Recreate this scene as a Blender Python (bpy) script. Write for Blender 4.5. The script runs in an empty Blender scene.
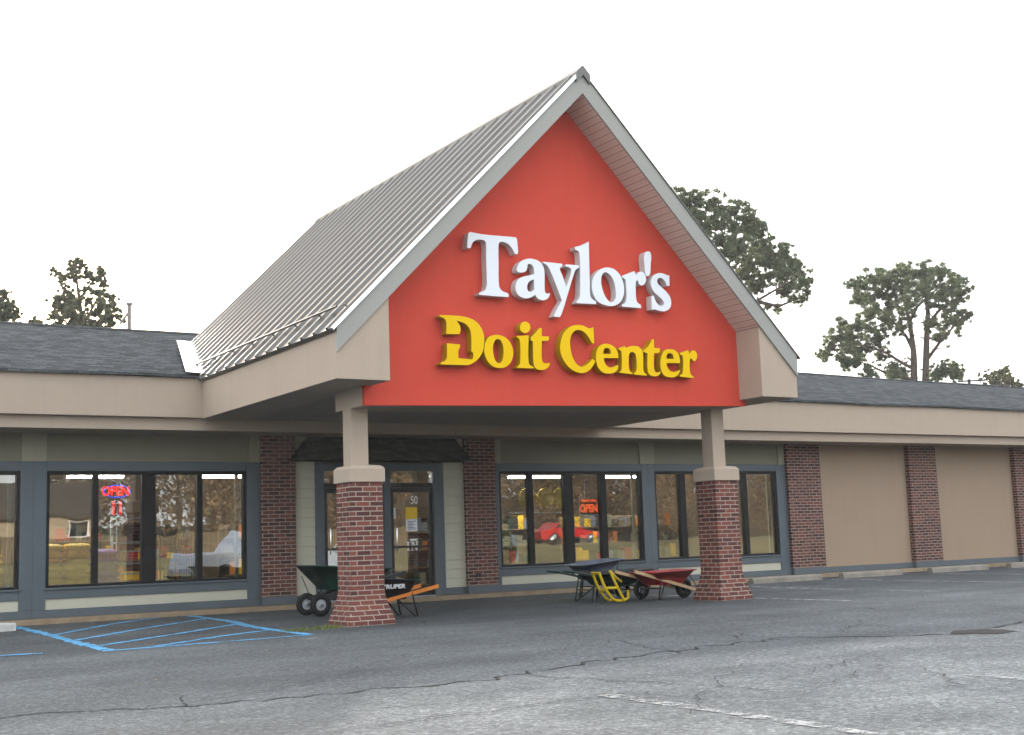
LETTERS={"T":[[[9.274,5.54],[9.291,5.552],[9.304,5.556],[9.317,5.555],[9.342,5.553],[9.377,5.55],[9.416,5.547],[9.457,5.545],[9.495,5.543],[9.569,5.542],[9.651,5.543],[9.734,5.545],[9.814,5.547],[9.864,5.548],[9.919,5.55],[9.973,5.552],[10.021,5.553],[10.058,5.554],[10.076,5.555],[10.086,5.551],[10.099,5.541],[10.105,5.523],[10.108,5.498],[10.11,5.468],[10.111,5.439],[10.113,5.413],[10.116,5.382],[10.118,5.354],[10.117,5.33],[10.109,5.31],[10.102,5.299],[10.06,5.298],[10.053,5.312],[10.04,5.338],[10.025,5.363],[10.009,5.385],[9.991,5.406],[9.97,5.424],[9.944,5.44],[9.915,5.452],[9.886,5.46],[9.857,5.463],[9.829,5.462],[9.806,5.456],[9.793,5.445],[9.784,5.427],[9.775,5.376],[9.771,5.301],[9.769,5.216],[9.768,5.134],[9.764,5.047],[9.76,4.954],[9.759,4.87],[9.763,4.807],[9.768,4.775],[9.779,4.751],[9.798,4.732],[9.823,4.717],[9.859,4.706],[9.894,4.697],[9.914,4.688],[9.925,4.683],[9.923,4.637],[9.903,4.636],[9.864,4.636],[9.812,4.635],[9.754,4.634],[9.697,4.633],[9.648,4.633],[9.604,4.633],[9.557,4.633],[9.51,4.633],[9.469,4.633],[9.438,4.634],[9.422,4.634],[9.416,4.664],[9.439,4.671],[9.474,4.684],[9.501,4.697],[9.525,4.714],[9.538,4.734],[9.546,4.758],[9.552,4.781],[9.555,4.807],[9.557,4.839],[9.559,4.914],[9.558,5.01],[9.557,5.11],[9.557,5.197],[9.558,5.231],[9.56,5.264],[9.562,5.296],[9.563,5.325],[9.564,5.352],[9.563,5.377],[9.562,5.404],[9.559,5.427],[9.551,5.444],[9.529,5.455],[9.501,5.459],[9.465,5.46],[9.427,5.455],[9.39,5.443],[9.358,5.425],[9.336,5.399],[9.319,5.37],[9.306,5.337],[9.299,5.316],[9.241,5.313],[9.242,5.333],[9.245,5.371],[9.249,5.42],[9.255,5.471],[9.263,5.514]]],"a":[[[10.081,5.054],[10.084,5.082],[10.097,5.113],[10.108,5.136],[10.123,5.158],[10.141,5.178],[10.166,5.197],[10.195,5.214],[10.224,5.227],[10.254,5.238],[10.286,5.246],[10.318,5.251],[10.347,5.252],[10.377,5.251],[10.407,5.248],[10.434,5.243],[10.466,5.232],[10.496,5.218],[10.521,5.2],[10.54,5.179],[10.555,5.155],[10.566,5.129],[10.573,5.102],[10.575,5.073],[10.576,5.038],[10.574,4.975],[10.569,4.896],[10.566,4.822],[10.57,4.771],[10.579,4.751],[10.592,4.741],[10.607,4.74],[10.624,4.743],[10.644,4.747],[10.658,4.751],[10.654,4.731],[10.645,4.702],[10.628,4.678],[10.604,4.657],[10.571,4.641],[10.534,4.632],[10.499,4.632],[10.466,4.639],[10.441,4.651],[10.419,4.668],[10.402,4.691],[10.392,4.708],[10.369,4.69],[10.332,4.667],[10.294,4.651],[10.254,4.641],[10.225,4.639],[10.195,4.64],[10.167,4.645],[10.14,4.653],[10.114,4.665],[10.092,4.68],[10.075,4.7],[10.062,4.723],[10.053,4.748],[10.049,4.775],[10.05,4.803],[10.055,4.83],[10.065,4.864],[10.082,4.895],[10.108,4.922],[10.141,4.944],[10.169,4.957],[10.199,4.967],[10.229,4.976],[10.262,4.985],[10.296,4.992],[10.327,5.001],[10.366,5.015],[10.39,5.024],[10.391,5.05],[10.389,5.089],[10.382,5.122],[10.368,5.15],[10.343,5.165],[10.315,5.171],[10.295,5.168],[10.279,5.159],[10.273,5.134],[10.269,5.104],[10.259,5.076],[10.242,5.051],[10.21,5.035],[10.174,5.026],[10.138,5.023],[10.107,5.028],[10.09,5.039]],[[10.382,4.939],[10.358,4.932],[10.323,4.917],[10.295,4.897],[10.273,4.872],[10.26,4.843],[10.255,4.813],[10.255,4.786],[10.263,4.764],[10.282,4.75],[10.306,4.744],[10.33,4.749],[10.351,4.761],[10.368,4.777],[10.378,4.789]]],"y":[[[10.562,5.226],[10.908,5.223],[10.906,5.186],[10.887,5.176],[10.865,5.159],[10.86,5.144],[10.861,5.126],[10.869,5.103],[10.884,5.076],[10.9,5.046],[10.911,5.017],[10.925,4.981],[10.938,4.942],[10.951,4.907],[10.96,4.881],[10.965,4.867],[10.973,4.886],[10.99,4.922],[11.012,4.97],[11.034,5.02],[11.053,5.066],[11.065,5.099],[11.072,5.127],[11.072,5.148],[11.058,5.165],[11.037,5.178],[10.996,5.185],[10.966,5.188],[10.975,5.222],[11.225,5.226],[11.213,5.189],[11.19,5.177],[11.159,5.156],[11.14,5.131],[11.122,5.094],[11.066,4.963],[10.99,4.768],[10.914,4.575],[10.86,4.449],[10.838,4.413],[10.826,4.396],[10.709,4.396],[10.718,4.414],[10.735,4.447],[10.754,4.477],[10.781,4.518],[10.811,4.563],[10.84,4.605],[10.863,4.638],[10.874,4.655],[10.844,4.729],[10.785,4.872],[10.719,5.023],[10.668,5.126],[10.643,5.16],[10.619,5.181],[10.586,5.197],[10.564,5.204]]],"l":[[[11.422,5.619],[11.42,5.525],[11.415,5.344],[11.41,5.143],[11.407,4.986],[11.406,4.945],[11.404,4.906],[11.402,4.871],[11.401,4.839],[11.403,4.81],[11.406,4.784],[11.417,4.746],[11.437,4.718],[11.477,4.697],[11.509,4.686],[11.511,4.642],[11.142,4.632],[11.149,4.669],[11.169,4.683],[11.194,4.708],[11.205,4.733],[11.212,4.769],[11.223,4.891],[11.233,5.072],[11.239,5.253],[11.237,5.377],[11.235,5.418],[11.224,5.445],[11.188,5.461],[11.16,5.467],[11.15,5.509],[11.168,5.513],[11.203,5.523],[11.246,5.535],[11.285,5.548],[11.325,5.566],[11.368,5.589],[11.404,5.608]]],"o":[[[11.75,5.24],[11.783,5.241],[11.818,5.239],[11.853,5.233],[11.886,5.224],[11.912,5.212],[11.937,5.196],[11.961,5.178],[11.982,5.157],[12.001,5.135],[12.017,5.112],[12.031,5.086],[12.042,5.059],[12.052,5.031],[12.059,5.003],[12.064,4.975],[12.067,4.947],[12.067,4.919],[12.065,4.89],[12.061,4.862],[12.055,4.835],[12.046,4.809],[12.034,4.782],[12.02,4.756],[12.003,4.732],[11.983,4.71],[11.961,4.69],[11.937,4.674],[11.91,4.661],[11.88,4.649],[11.851,4.64],[11.821,4.634],[11.792,4.631],[11.762,4.631],[11.733,4.633],[11.703,4.636],[11.676,4.641],[11.644,4.647],[11.613,4.655],[11.584,4.665],[11.557,4.679],[11.536,4.695],[11.517,4.714],[11.5,4.736],[11.485,4.759],[11.472,4.783],[11.463,4.805],[11.456,4.829],[11.451,4.853],[11.448,4.878],[11.446,4.902],[11.447,4.926],[11.449,4.953],[11.453,4.98],[11.46,5.007],[11.469,5.033],[11.48,5.057],[11.496,5.083],[11.515,5.106],[11.536,5.129],[11.557,5.149],[11.584,5.172],[11.613,5.193],[11.644,5.21],[11.677,5.224],[11.713,5.234]],[[11.708,5.162],[11.742,5.16],[11.776,5.145],[11.802,5.128],[11.825,5.105],[11.846,5.079],[11.858,5.058],[11.868,5.035],[11.877,5.011],[11.884,4.986],[11.89,4.961],[11.895,4.937],[11.898,4.913],[11.9,4.888],[11.901,4.864],[11.9,4.841],[11.898,4.807],[11.893,4.774],[11.882,4.745],[11.856,4.714],[11.825,4.694],[11.794,4.694],[11.762,4.705],[11.737,4.723],[11.714,4.747],[11.693,4.774],[11.681,4.795],[11.669,4.817],[11.659,4.842],[11.651,4.866],[11.643,4.89],[11.637,4.914],[11.631,4.938],[11.627,4.962],[11.625,4.985],[11.625,5.009],[11.627,5.037],[11.631,5.065],[11.638,5.091],[11.649,5.114],[11.676,5.144]]],"r":[[[12.044,5.133],[12.061,5.139],[12.094,5.152],[12.134,5.168],[12.17,5.182],[12.204,5.195],[12.239,5.21],[12.269,5.222],[12.285,5.228],[12.313,5.16],[12.333,5.184],[12.366,5.214],[12.399,5.228],[12.432,5.232],[12.464,5.218],[12.49,5.193],[12.504,5.167],[12.511,5.136],[12.511,5.106],[12.504,5.08],[12.491,5.054],[12.474,5.033],[12.447,5.015],[12.418,5.006],[12.389,5.011],[12.365,5.025],[12.355,5.051],[12.347,5.074],[12.333,5.08],[12.319,5.079],[12.308,5.06],[12.301,5.028],[12.296,4.996],[12.292,4.954],[12.29,4.907],[12.289,4.859],[12.29,4.816],[12.293,4.783],[12.3,4.749],[12.315,4.724],[12.35,4.704],[12.378,4.694],[12.383,4.64],[12.011,4.639],[12.013,4.672],[12.036,4.681],[12.068,4.698],[12.086,4.721],[12.098,4.752],[12.106,4.807],[12.109,4.881],[12.107,4.955],[12.105,5.013],[12.104,5.051],[12.096,5.078],[12.064,5.095],[12.038,5.103]]],"apostrophe":[[[12.561,5.57],[12.59,5.572],[12.616,5.566],[12.632,5.542],[12.639,5.506],[12.639,5.483],[12.636,5.457],[12.63,5.429],[12.625,5.4],[12.619,5.371],[12.616,5.342],[12.613,5.309],[12.609,5.275],[12.605,5.243],[12.598,5.216],[12.589,5.196],[12.569,5.176],[12.548,5.168],[12.527,5.171],[12.51,5.186],[12.502,5.202],[12.497,5.226],[12.495,5.254],[12.494,5.285],[12.494,5.315],[12.493,5.343],[12.491,5.372],[12.489,5.402],[12.487,5.431],[12.488,5.459],[12.491,5.484],[12.5,5.52],[12.516,5.548],[12.537,5.562]]],"s":[[[12.805,5.24],[12.851,5.238],[12.893,5.23],[12.922,5.221],[12.948,5.213],[12.971,5.213],[12.986,5.214],[12.979,5.043],[12.93,5.043],[12.919,5.07],[12.897,5.107],[12.878,5.127],[12.856,5.144],[12.833,5.156],[12.798,5.16],[12.766,5.154],[12.745,5.136],[12.733,5.112],[12.735,5.086],[12.75,5.06],[12.769,5.041],[12.796,5.023],[12.823,5.004],[12.847,4.987],[12.872,4.969],[12.896,4.951],[12.919,4.932],[12.938,4.912],[12.957,4.891],[12.972,4.87],[12.984,4.848],[12.994,4.82],[12.998,4.79],[12.997,4.76],[12.99,4.73],[12.977,4.699],[12.958,4.673],[12.928,4.651],[12.892,4.633],[12.854,4.621],[12.818,4.617],[12.78,4.619],[12.744,4.623],[12.712,4.628],[12.682,4.636],[12.653,4.639],[12.618,4.635],[12.596,4.63],[12.601,4.855],[12.649,4.859],[12.653,4.846],[12.662,4.821],[12.674,4.792],[12.687,4.768],[12.705,4.746],[12.726,4.725],[12.75,4.711],[12.783,4.702],[12.815,4.703],[12.837,4.717],[12.851,4.736],[12.85,4.761],[12.838,4.788],[12.82,4.807],[12.796,4.826],[12.769,4.845],[12.743,4.862],[12.715,4.879],[12.687,4.897],[12.664,4.916],[12.646,4.936],[12.631,4.957],[12.619,4.978],[12.61,5.0],[12.602,5.026],[12.599,5.052],[12.601,5.079],[12.611,5.108],[12.627,5.138],[12.646,5.165],[12.678,5.195],[12.715,5.219],[12.759,5.233]]],"D":[[[8.753,4.291],[8.795,4.293],[8.877,4.296],[8.972,4.299],[9.052,4.299],[9.081,4.299],[9.109,4.297],[9.135,4.296],[9.16,4.293],[9.185,4.29],[9.209,4.286],[9.232,4.281],[9.254,4.276],[9.275,4.27],[9.296,4.263],[9.316,4.255],[9.335,4.245],[9.353,4.234],[9.37,4.221],[9.386,4.207],[9.402,4.192],[9.415,4.176],[9.428,4.16],[9.439,4.144],[9.449,4.126],[9.457,4.108],[9.465,4.089],[9.471,4.07],[9.475,4.051],[9.479,4.031],[9.481,4.01],[9.481,3.989],[9.481,3.968],[9.479,3.947],[9.477,3.926],[9.475,3.904],[9.471,3.883],[9.467,3.861],[9.462,3.84],[9.455,3.819],[9.447,3.798],[9.437,3.779],[9.426,3.76],[9.414,3.741],[9.4,3.723],[9.386,3.706],[9.371,3.691],[9.35,3.672],[9.328,3.655],[9.305,3.64],[9.282,3.627],[9.257,3.615],[9.229,3.603],[9.205,3.594],[9.193,3.59],[8.75,3.581],[8.75,3.607],[8.767,3.613],[8.796,3.624],[8.821,3.637],[8.837,3.652],[8.848,3.673],[8.856,3.722],[8.859,3.791],[8.858,3.856],[8.858,3.889],[9.077,3.883],[9.076,3.87],[9.072,3.848],[9.058,3.824],[9.045,3.795],[9.041,3.772],[9.04,3.745],[9.04,3.718],[9.041,3.696],[9.041,3.685],[9.268,3.676],[9.277,3.691],[9.288,3.714],[9.29,3.736],[9.289,3.759],[9.284,3.776],[9.269,3.787],[9.257,3.792],[9.26,3.83],[9.264,3.904],[9.265,3.987],[9.261,4.053],[9.256,4.079],[9.249,4.102],[9.24,4.122],[9.228,4.141],[9.215,4.156],[9.199,4.17],[9.182,4.182],[9.163,4.193],[9.143,4.203],[9.117,4.211],[9.086,4.218],[9.055,4.223],[9.031,4.226],[9.018,4.228],[9.029,4.22],[9.047,4.204],[9.064,4.187],[9.078,4.164],[9.087,4.14],[9.091,4.112],[9.089,4.084],[9.077,4.053],[9.067,4.033],[8.853,4.024],[8.854,4.038],[8.856,4.068],[8.859,4.106],[8.86,4.146],[8.86,4.182],[8.855,4.208],[8.843,4.231],[8.824,4.247],[8.799,4.257],[8.771,4.264],[8.755,4.268]]],"o.001":[[[9.702,4.06],[9.724,4.06],[9.747,4.058],[9.769,4.054],[9.792,4.049],[9.813,4.042],[9.834,4.033],[9.854,4.021],[9.874,4.008],[9.892,3.993],[9.908,3.977],[9.922,3.961],[9.934,3.944],[9.944,3.925],[9.954,3.906],[9.961,3.886],[9.967,3.867],[9.97,3.845],[9.971,3.822],[9.97,3.799],[9.967,3.776],[9.962,3.754],[9.956,3.732],[9.947,3.711],[9.937,3.69],[9.925,3.671],[9.912,3.653],[9.894,3.634],[9.873,3.617],[9.851,3.602],[9.828,3.59],[9.804,3.582],[9.78,3.576],[9.754,3.573],[9.729,3.572],[9.706,3.572],[9.683,3.574],[9.66,3.578],[9.637,3.583],[9.616,3.591],[9.596,3.601],[9.577,3.614],[9.559,3.629],[9.542,3.645],[9.527,3.663],[9.515,3.681],[9.504,3.701],[9.494,3.722],[9.486,3.743],[9.48,3.765],[9.475,3.786],[9.474,3.809],[9.475,3.831],[9.477,3.854],[9.482,3.877],[9.488,3.898],[9.495,3.923],[9.505,3.948],[9.517,3.971],[9.531,3.991],[9.552,4.012],[9.577,4.028],[9.604,4.042],[9.627,4.05],[9.651,4.055],[9.677,4.059]],[[9.705,3.998],[9.734,3.995],[9.761,3.98],[9.774,3.965],[9.784,3.945],[9.793,3.923],[9.799,3.901],[9.802,3.882],[9.804,3.862],[9.805,3.842],[9.804,3.822],[9.803,3.802],[9.801,3.78],[9.798,3.759],[9.793,3.737],[9.787,3.717],[9.777,3.692],[9.764,3.669],[9.748,3.652],[9.724,3.644],[9.699,3.646],[9.682,3.655],[9.666,3.671],[9.652,3.69],[9.643,3.709],[9.636,3.732],[9.631,3.756],[9.627,3.78],[9.624,3.799],[9.622,3.819],[9.621,3.838],[9.622,3.858],[9.624,3.877],[9.628,3.9],[9.635,3.924],[9.644,3.945],[9.655,3.963],[9.678,3.986]]],"i":[[[10.04,4.063],[10.253,4.084],[10.247,4.015],[10.237,3.885],[10.231,3.749],[10.237,3.664],[10.247,3.647],[10.261,3.637],[10.283,3.626],[10.309,3.616],[10.323,3.611],[10.319,3.592],[10.029,3.587],[10.03,3.605],[10.048,3.617],[10.072,3.635],[10.081,3.651],[10.085,3.671],[10.092,3.735],[10.097,3.827],[10.099,3.919],[10.095,3.984],[10.09,4.007],[10.08,4.023],[10.058,4.035],[10.041,4.04]]],"dot":[[[10.196,4.286],[10.219,4.284],[10.242,4.276],[10.261,4.265],[10.274,4.248],[10.282,4.227],[10.285,4.206],[10.281,4.184],[10.27,4.161],[10.255,4.143],[10.236,4.128],[10.212,4.118],[10.189,4.113],[10.166,4.115],[10.143,4.123],[10.124,4.135],[10.111,4.152],[10.103,4.173],[10.1,4.195],[10.105,4.216],[10.115,4.238],[10.129,4.256],[10.149,4.271],[10.173,4.281]]],"t":[[[10.444,4.204],[10.488,4.207],[10.483,4.084],[10.614,4.086],[10.606,4.025],[10.483,4.012],[10.479,3.969],[10.472,3.885],[10.467,3.796],[10.47,3.732],[10.479,3.703],[10.494,3.686],[10.513,3.679],[10.536,3.678],[10.565,3.68],[10.596,3.686],[10.613,3.69],[10.608,3.668],[10.594,3.637],[10.577,3.62],[10.556,3.604],[10.532,3.592],[10.505,3.582],[10.475,3.576],[10.446,3.574],[10.42,3.574],[10.393,3.577],[10.371,3.585],[10.347,3.602],[10.331,3.626],[10.324,3.645],[10.322,3.668],[10.32,3.696],[10.319,3.768],[10.32,3.864],[10.322,3.951],[10.323,3.996],[10.283,4.011],[10.289,4.059],[10.31,4.075],[10.343,4.1],[10.363,4.119],[10.382,4.139],[10.401,4.158],[10.427,4.186]]],"C":[[[11.146,4.294],[11.173,4.295],[11.2,4.295],[11.227,4.294],[11.252,4.29],[11.28,4.282],[11.306,4.27],[11.331,4.261],[11.361,4.255],[11.389,4.254],[11.419,4.267],[11.439,4.278],[11.44,4.027],[11.399,4.028],[11.393,4.039],[11.38,4.06],[11.365,4.085],[11.349,4.107],[11.334,4.126],[11.318,4.145],[11.301,4.162],[11.282,4.177],[11.263,4.19],[11.242,4.201],[11.22,4.211],[11.199,4.216],[11.171,4.219],[11.142,4.218],[11.115,4.212],[11.089,4.2],[11.064,4.183],[11.043,4.163],[11.028,4.144],[11.015,4.121],[11.006,4.098],[10.998,4.073],[10.993,4.051],[10.991,4.028],[10.99,4.004],[10.991,3.98],[10.992,3.956],[10.994,3.935],[10.997,3.913],[11.0,3.891],[11.005,3.869],[11.011,3.847],[11.017,3.827],[11.025,3.806],[11.034,3.786],[11.043,3.766],[11.054,3.747],[11.066,3.729],[11.078,3.713],[11.096,3.695],[11.116,3.679],[11.137,3.666],[11.158,3.658],[11.184,3.657],[11.211,3.661],[11.238,3.669],[11.266,3.682],[11.294,3.698],[11.32,3.717],[11.343,3.735],[11.366,3.757],[11.385,3.776],[11.395,3.786],[11.449,3.756],[11.444,3.747],[11.433,3.728],[11.42,3.705],[11.404,3.681],[11.389,3.661],[11.37,3.642],[11.35,3.623],[11.328,3.606],[11.305,3.592],[11.28,3.58],[11.253,3.57],[11.225,3.562],[11.197,3.558],[11.173,3.557],[11.148,3.559],[11.123,3.563],[11.099,3.568],[11.075,3.575],[11.05,3.584],[11.025,3.594],[11.001,3.606],[10.978,3.62],[10.956,3.635],[10.937,3.651],[10.918,3.668],[10.901,3.687],[10.885,3.706],[10.87,3.726],[10.857,3.746],[10.845,3.766],[10.835,3.787],[10.825,3.809],[10.818,3.83],[10.812,3.852],[10.807,3.874],[10.805,3.896],[10.805,3.917],[10.806,3.939],[10.809,3.961],[10.813,3.983],[10.817,4.005],[10.823,4.027],[10.829,4.048],[10.837,4.07],[10.845,4.091],[10.855,4.112],[10.866,4.131],[10.88,4.152],[10.896,4.171],[10.913,4.19],[10.931,4.208],[10.949,4.224],[10.972,4.24],[10.997,4.255],[11.023,4.268],[11.048,4.278],[11.08,4.286],[11.113,4.291]]],"e":[[[11.651,4.032],[11.677,4.034],[11.706,4.033],[11.734,4.029],[11.76,4.023],[11.784,4.014],[11.808,4.002],[11.83,3.987],[11.848,3.971],[11.866,3.949],[11.879,3.924],[11.888,3.899],[11.892,3.869],[11.892,3.838],[11.891,3.822],[11.612,3.808],[11.613,3.793],[11.617,3.765],[11.626,3.738],[11.642,3.715],[11.662,3.693],[11.686,3.677],[11.721,3.669],[11.758,3.67],[11.784,3.676],[11.809,3.685],[11.833,3.694],[11.863,3.708],[11.881,3.717],[11.881,3.701],[11.878,3.672],[11.87,3.645],[11.854,3.626],[11.833,3.609],[11.809,3.595],[11.784,3.586],[11.756,3.579],[11.727,3.574],[11.698,3.571],[11.671,3.571],[11.643,3.571],[11.616,3.575],[11.591,3.582],[11.567,3.593],[11.544,3.608],[11.525,3.625],[11.508,3.644],[11.496,3.662],[11.486,3.682],[11.479,3.703],[11.473,3.724],[11.468,3.746],[11.465,3.766],[11.464,3.786],[11.464,3.807],[11.465,3.828],[11.468,3.849],[11.473,3.87],[11.478,3.893],[11.486,3.915],[11.495,3.935],[11.506,3.954],[11.525,3.975],[11.548,3.994],[11.572,4.009],[11.597,4.02],[11.623,4.028]],[[11.684,3.97],[11.708,3.967],[11.729,3.958],[11.742,3.942],[11.749,3.922],[11.748,3.897],[11.744,3.88],[11.606,3.873],[11.607,3.893],[11.613,3.922],[11.623,3.942],[11.638,3.958],[11.66,3.967]]],"n":[[[11.908,3.977],[12.03,4.018],[12.038,3.984],[12.051,3.989],[12.076,3.999],[12.106,4.01],[12.133,4.018],[12.163,4.024],[12.192,4.027],[12.221,4.028],[12.25,4.027],[12.28,4.023],[12.307,4.015],[12.33,4.0],[12.35,3.982],[12.364,3.962],[12.373,3.941],[12.376,3.919],[12.378,3.892],[12.377,3.841],[12.373,3.778],[12.369,3.716],[12.369,3.668],[12.375,3.636],[12.387,3.613],[12.414,3.596],[12.434,3.587],[12.428,3.568],[12.185,3.577],[12.178,3.597],[12.195,3.605],[12.217,3.62],[12.228,3.638],[12.234,3.662],[12.237,3.684],[12.24,3.712],[12.241,3.743],[12.242,3.775],[12.242,3.804],[12.24,3.83],[12.238,3.852],[12.235,3.872],[12.23,3.891],[12.222,3.905],[12.199,3.924],[12.172,3.932],[12.149,3.93],[12.128,3.92],[12.113,3.906],[12.102,3.886],[12.092,3.841],[12.086,3.779],[12.084,3.717],[12.087,3.67],[12.094,3.642],[12.107,3.622],[12.134,3.609],[12.154,3.603],[12.151,3.581],[11.903,3.593],[11.905,3.613],[11.918,3.619],[11.936,3.629],[11.942,3.643],[11.945,3.663],[11.95,3.716],[11.956,3.79],[11.958,3.863],[11.956,3.913],[11.951,3.929],[11.943,3.94],[11.923,3.948],[11.907,3.952]]],"t.001":[[[12.564,4.148],[12.605,4.16],[12.605,4.016],[12.721,4.019],[12.711,3.948],[12.6,3.934],[12.595,3.897],[12.587,3.826],[12.58,3.749],[12.581,3.691],[12.587,3.667],[12.595,3.649],[12.608,3.636],[12.633,3.629],[12.661,3.63],[12.69,3.64],[12.71,3.649],[12.706,3.63],[12.695,3.604],[12.667,3.584],[12.63,3.569],[12.602,3.564],[12.571,3.563],[12.542,3.566],[12.509,3.574],[12.482,3.589],[12.47,3.603],[12.461,3.621],[12.455,3.644],[12.452,3.709],[12.457,3.799],[12.464,3.881],[12.467,3.925],[12.383,3.946],[12.387,3.963],[12.404,3.973],[12.435,3.994],[12.464,4.016],[12.482,4.033],[12.5,4.052],[12.516,4.071],[12.53,4.09],[12.545,4.113],[12.557,4.136]]],"e.001":[[[12.908,4.015],[12.934,4.015],[12.963,4.013],[12.99,4.009],[13.016,4.002],[13.038,3.991],[13.06,3.976],[13.078,3.959],[13.093,3.941],[13.103,3.922],[13.11,3.9],[13.114,3.878],[13.117,3.857],[13.117,3.833],[13.116,3.809],[13.114,3.797],[12.843,3.787],[12.844,3.772],[12.846,3.743],[12.853,3.717],[12.865,3.7],[12.882,3.683],[12.901,3.669],[12.921,3.659],[12.949,3.652],[12.98,3.65],[13.011,3.653],[13.039,3.661],[13.069,3.673],[13.094,3.685],[13.107,3.691],[13.103,3.677],[13.095,3.651],[13.081,3.627],[13.061,3.607],[13.035,3.589],[13.006,3.575],[12.98,3.567],[12.953,3.563],[12.924,3.561],[12.897,3.56],[12.869,3.562],[12.841,3.565],[12.814,3.571],[12.791,3.58],[12.771,3.595],[12.753,3.613],[12.739,3.634],[12.728,3.655],[12.721,3.673],[12.717,3.692],[12.714,3.712],[12.713,3.733],[12.713,3.753],[12.714,3.776],[12.716,3.799],[12.72,3.822],[12.726,3.845],[12.732,3.867],[12.742,3.891],[12.752,3.914],[12.765,3.935],[12.779,3.954],[12.805,3.979],[12.835,3.997],[12.87,4.009]],[[12.913,3.95],[12.941,3.946],[12.966,3.935],[12.979,3.917],[12.985,3.896],[12.986,3.873],[12.984,3.858],[12.841,3.858],[12.842,3.875],[12.847,3.901],[12.857,3.921],[12.871,3.937],[12.891,3.946]]],"r.001":[[[13.126,3.964],[13.299,4.016],[13.322,3.96],[13.341,3.982],[13.372,4.01],[13.4,4.019],[13.428,4.018],[13.455,4.001],[13.475,3.975],[13.48,3.954],[13.48,3.932],[13.476,3.91],[13.466,3.887],[13.452,3.865],[13.435,3.85],[13.411,3.845],[13.388,3.848],[13.372,3.868],[13.358,3.885],[13.344,3.885],[13.332,3.878],[13.321,3.856],[13.317,3.823],[13.314,3.799],[13.312,3.768],[13.31,3.735],[13.31,3.703],[13.312,3.674],[13.316,3.651],[13.328,3.627],[13.344,3.609],[13.37,3.597],[13.389,3.59],[13.378,3.568],[13.1,3.58],[13.102,3.604],[13.123,3.613],[13.15,3.63],[13.161,3.649],[13.166,3.674],[13.171,3.702],[13.175,3.739],[13.179,3.782],[13.182,3.824],[13.182,3.861],[13.18,3.888],[13.176,3.912],[13.165,3.928],[13.142,3.934],[13.124,3.936]]]}
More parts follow.
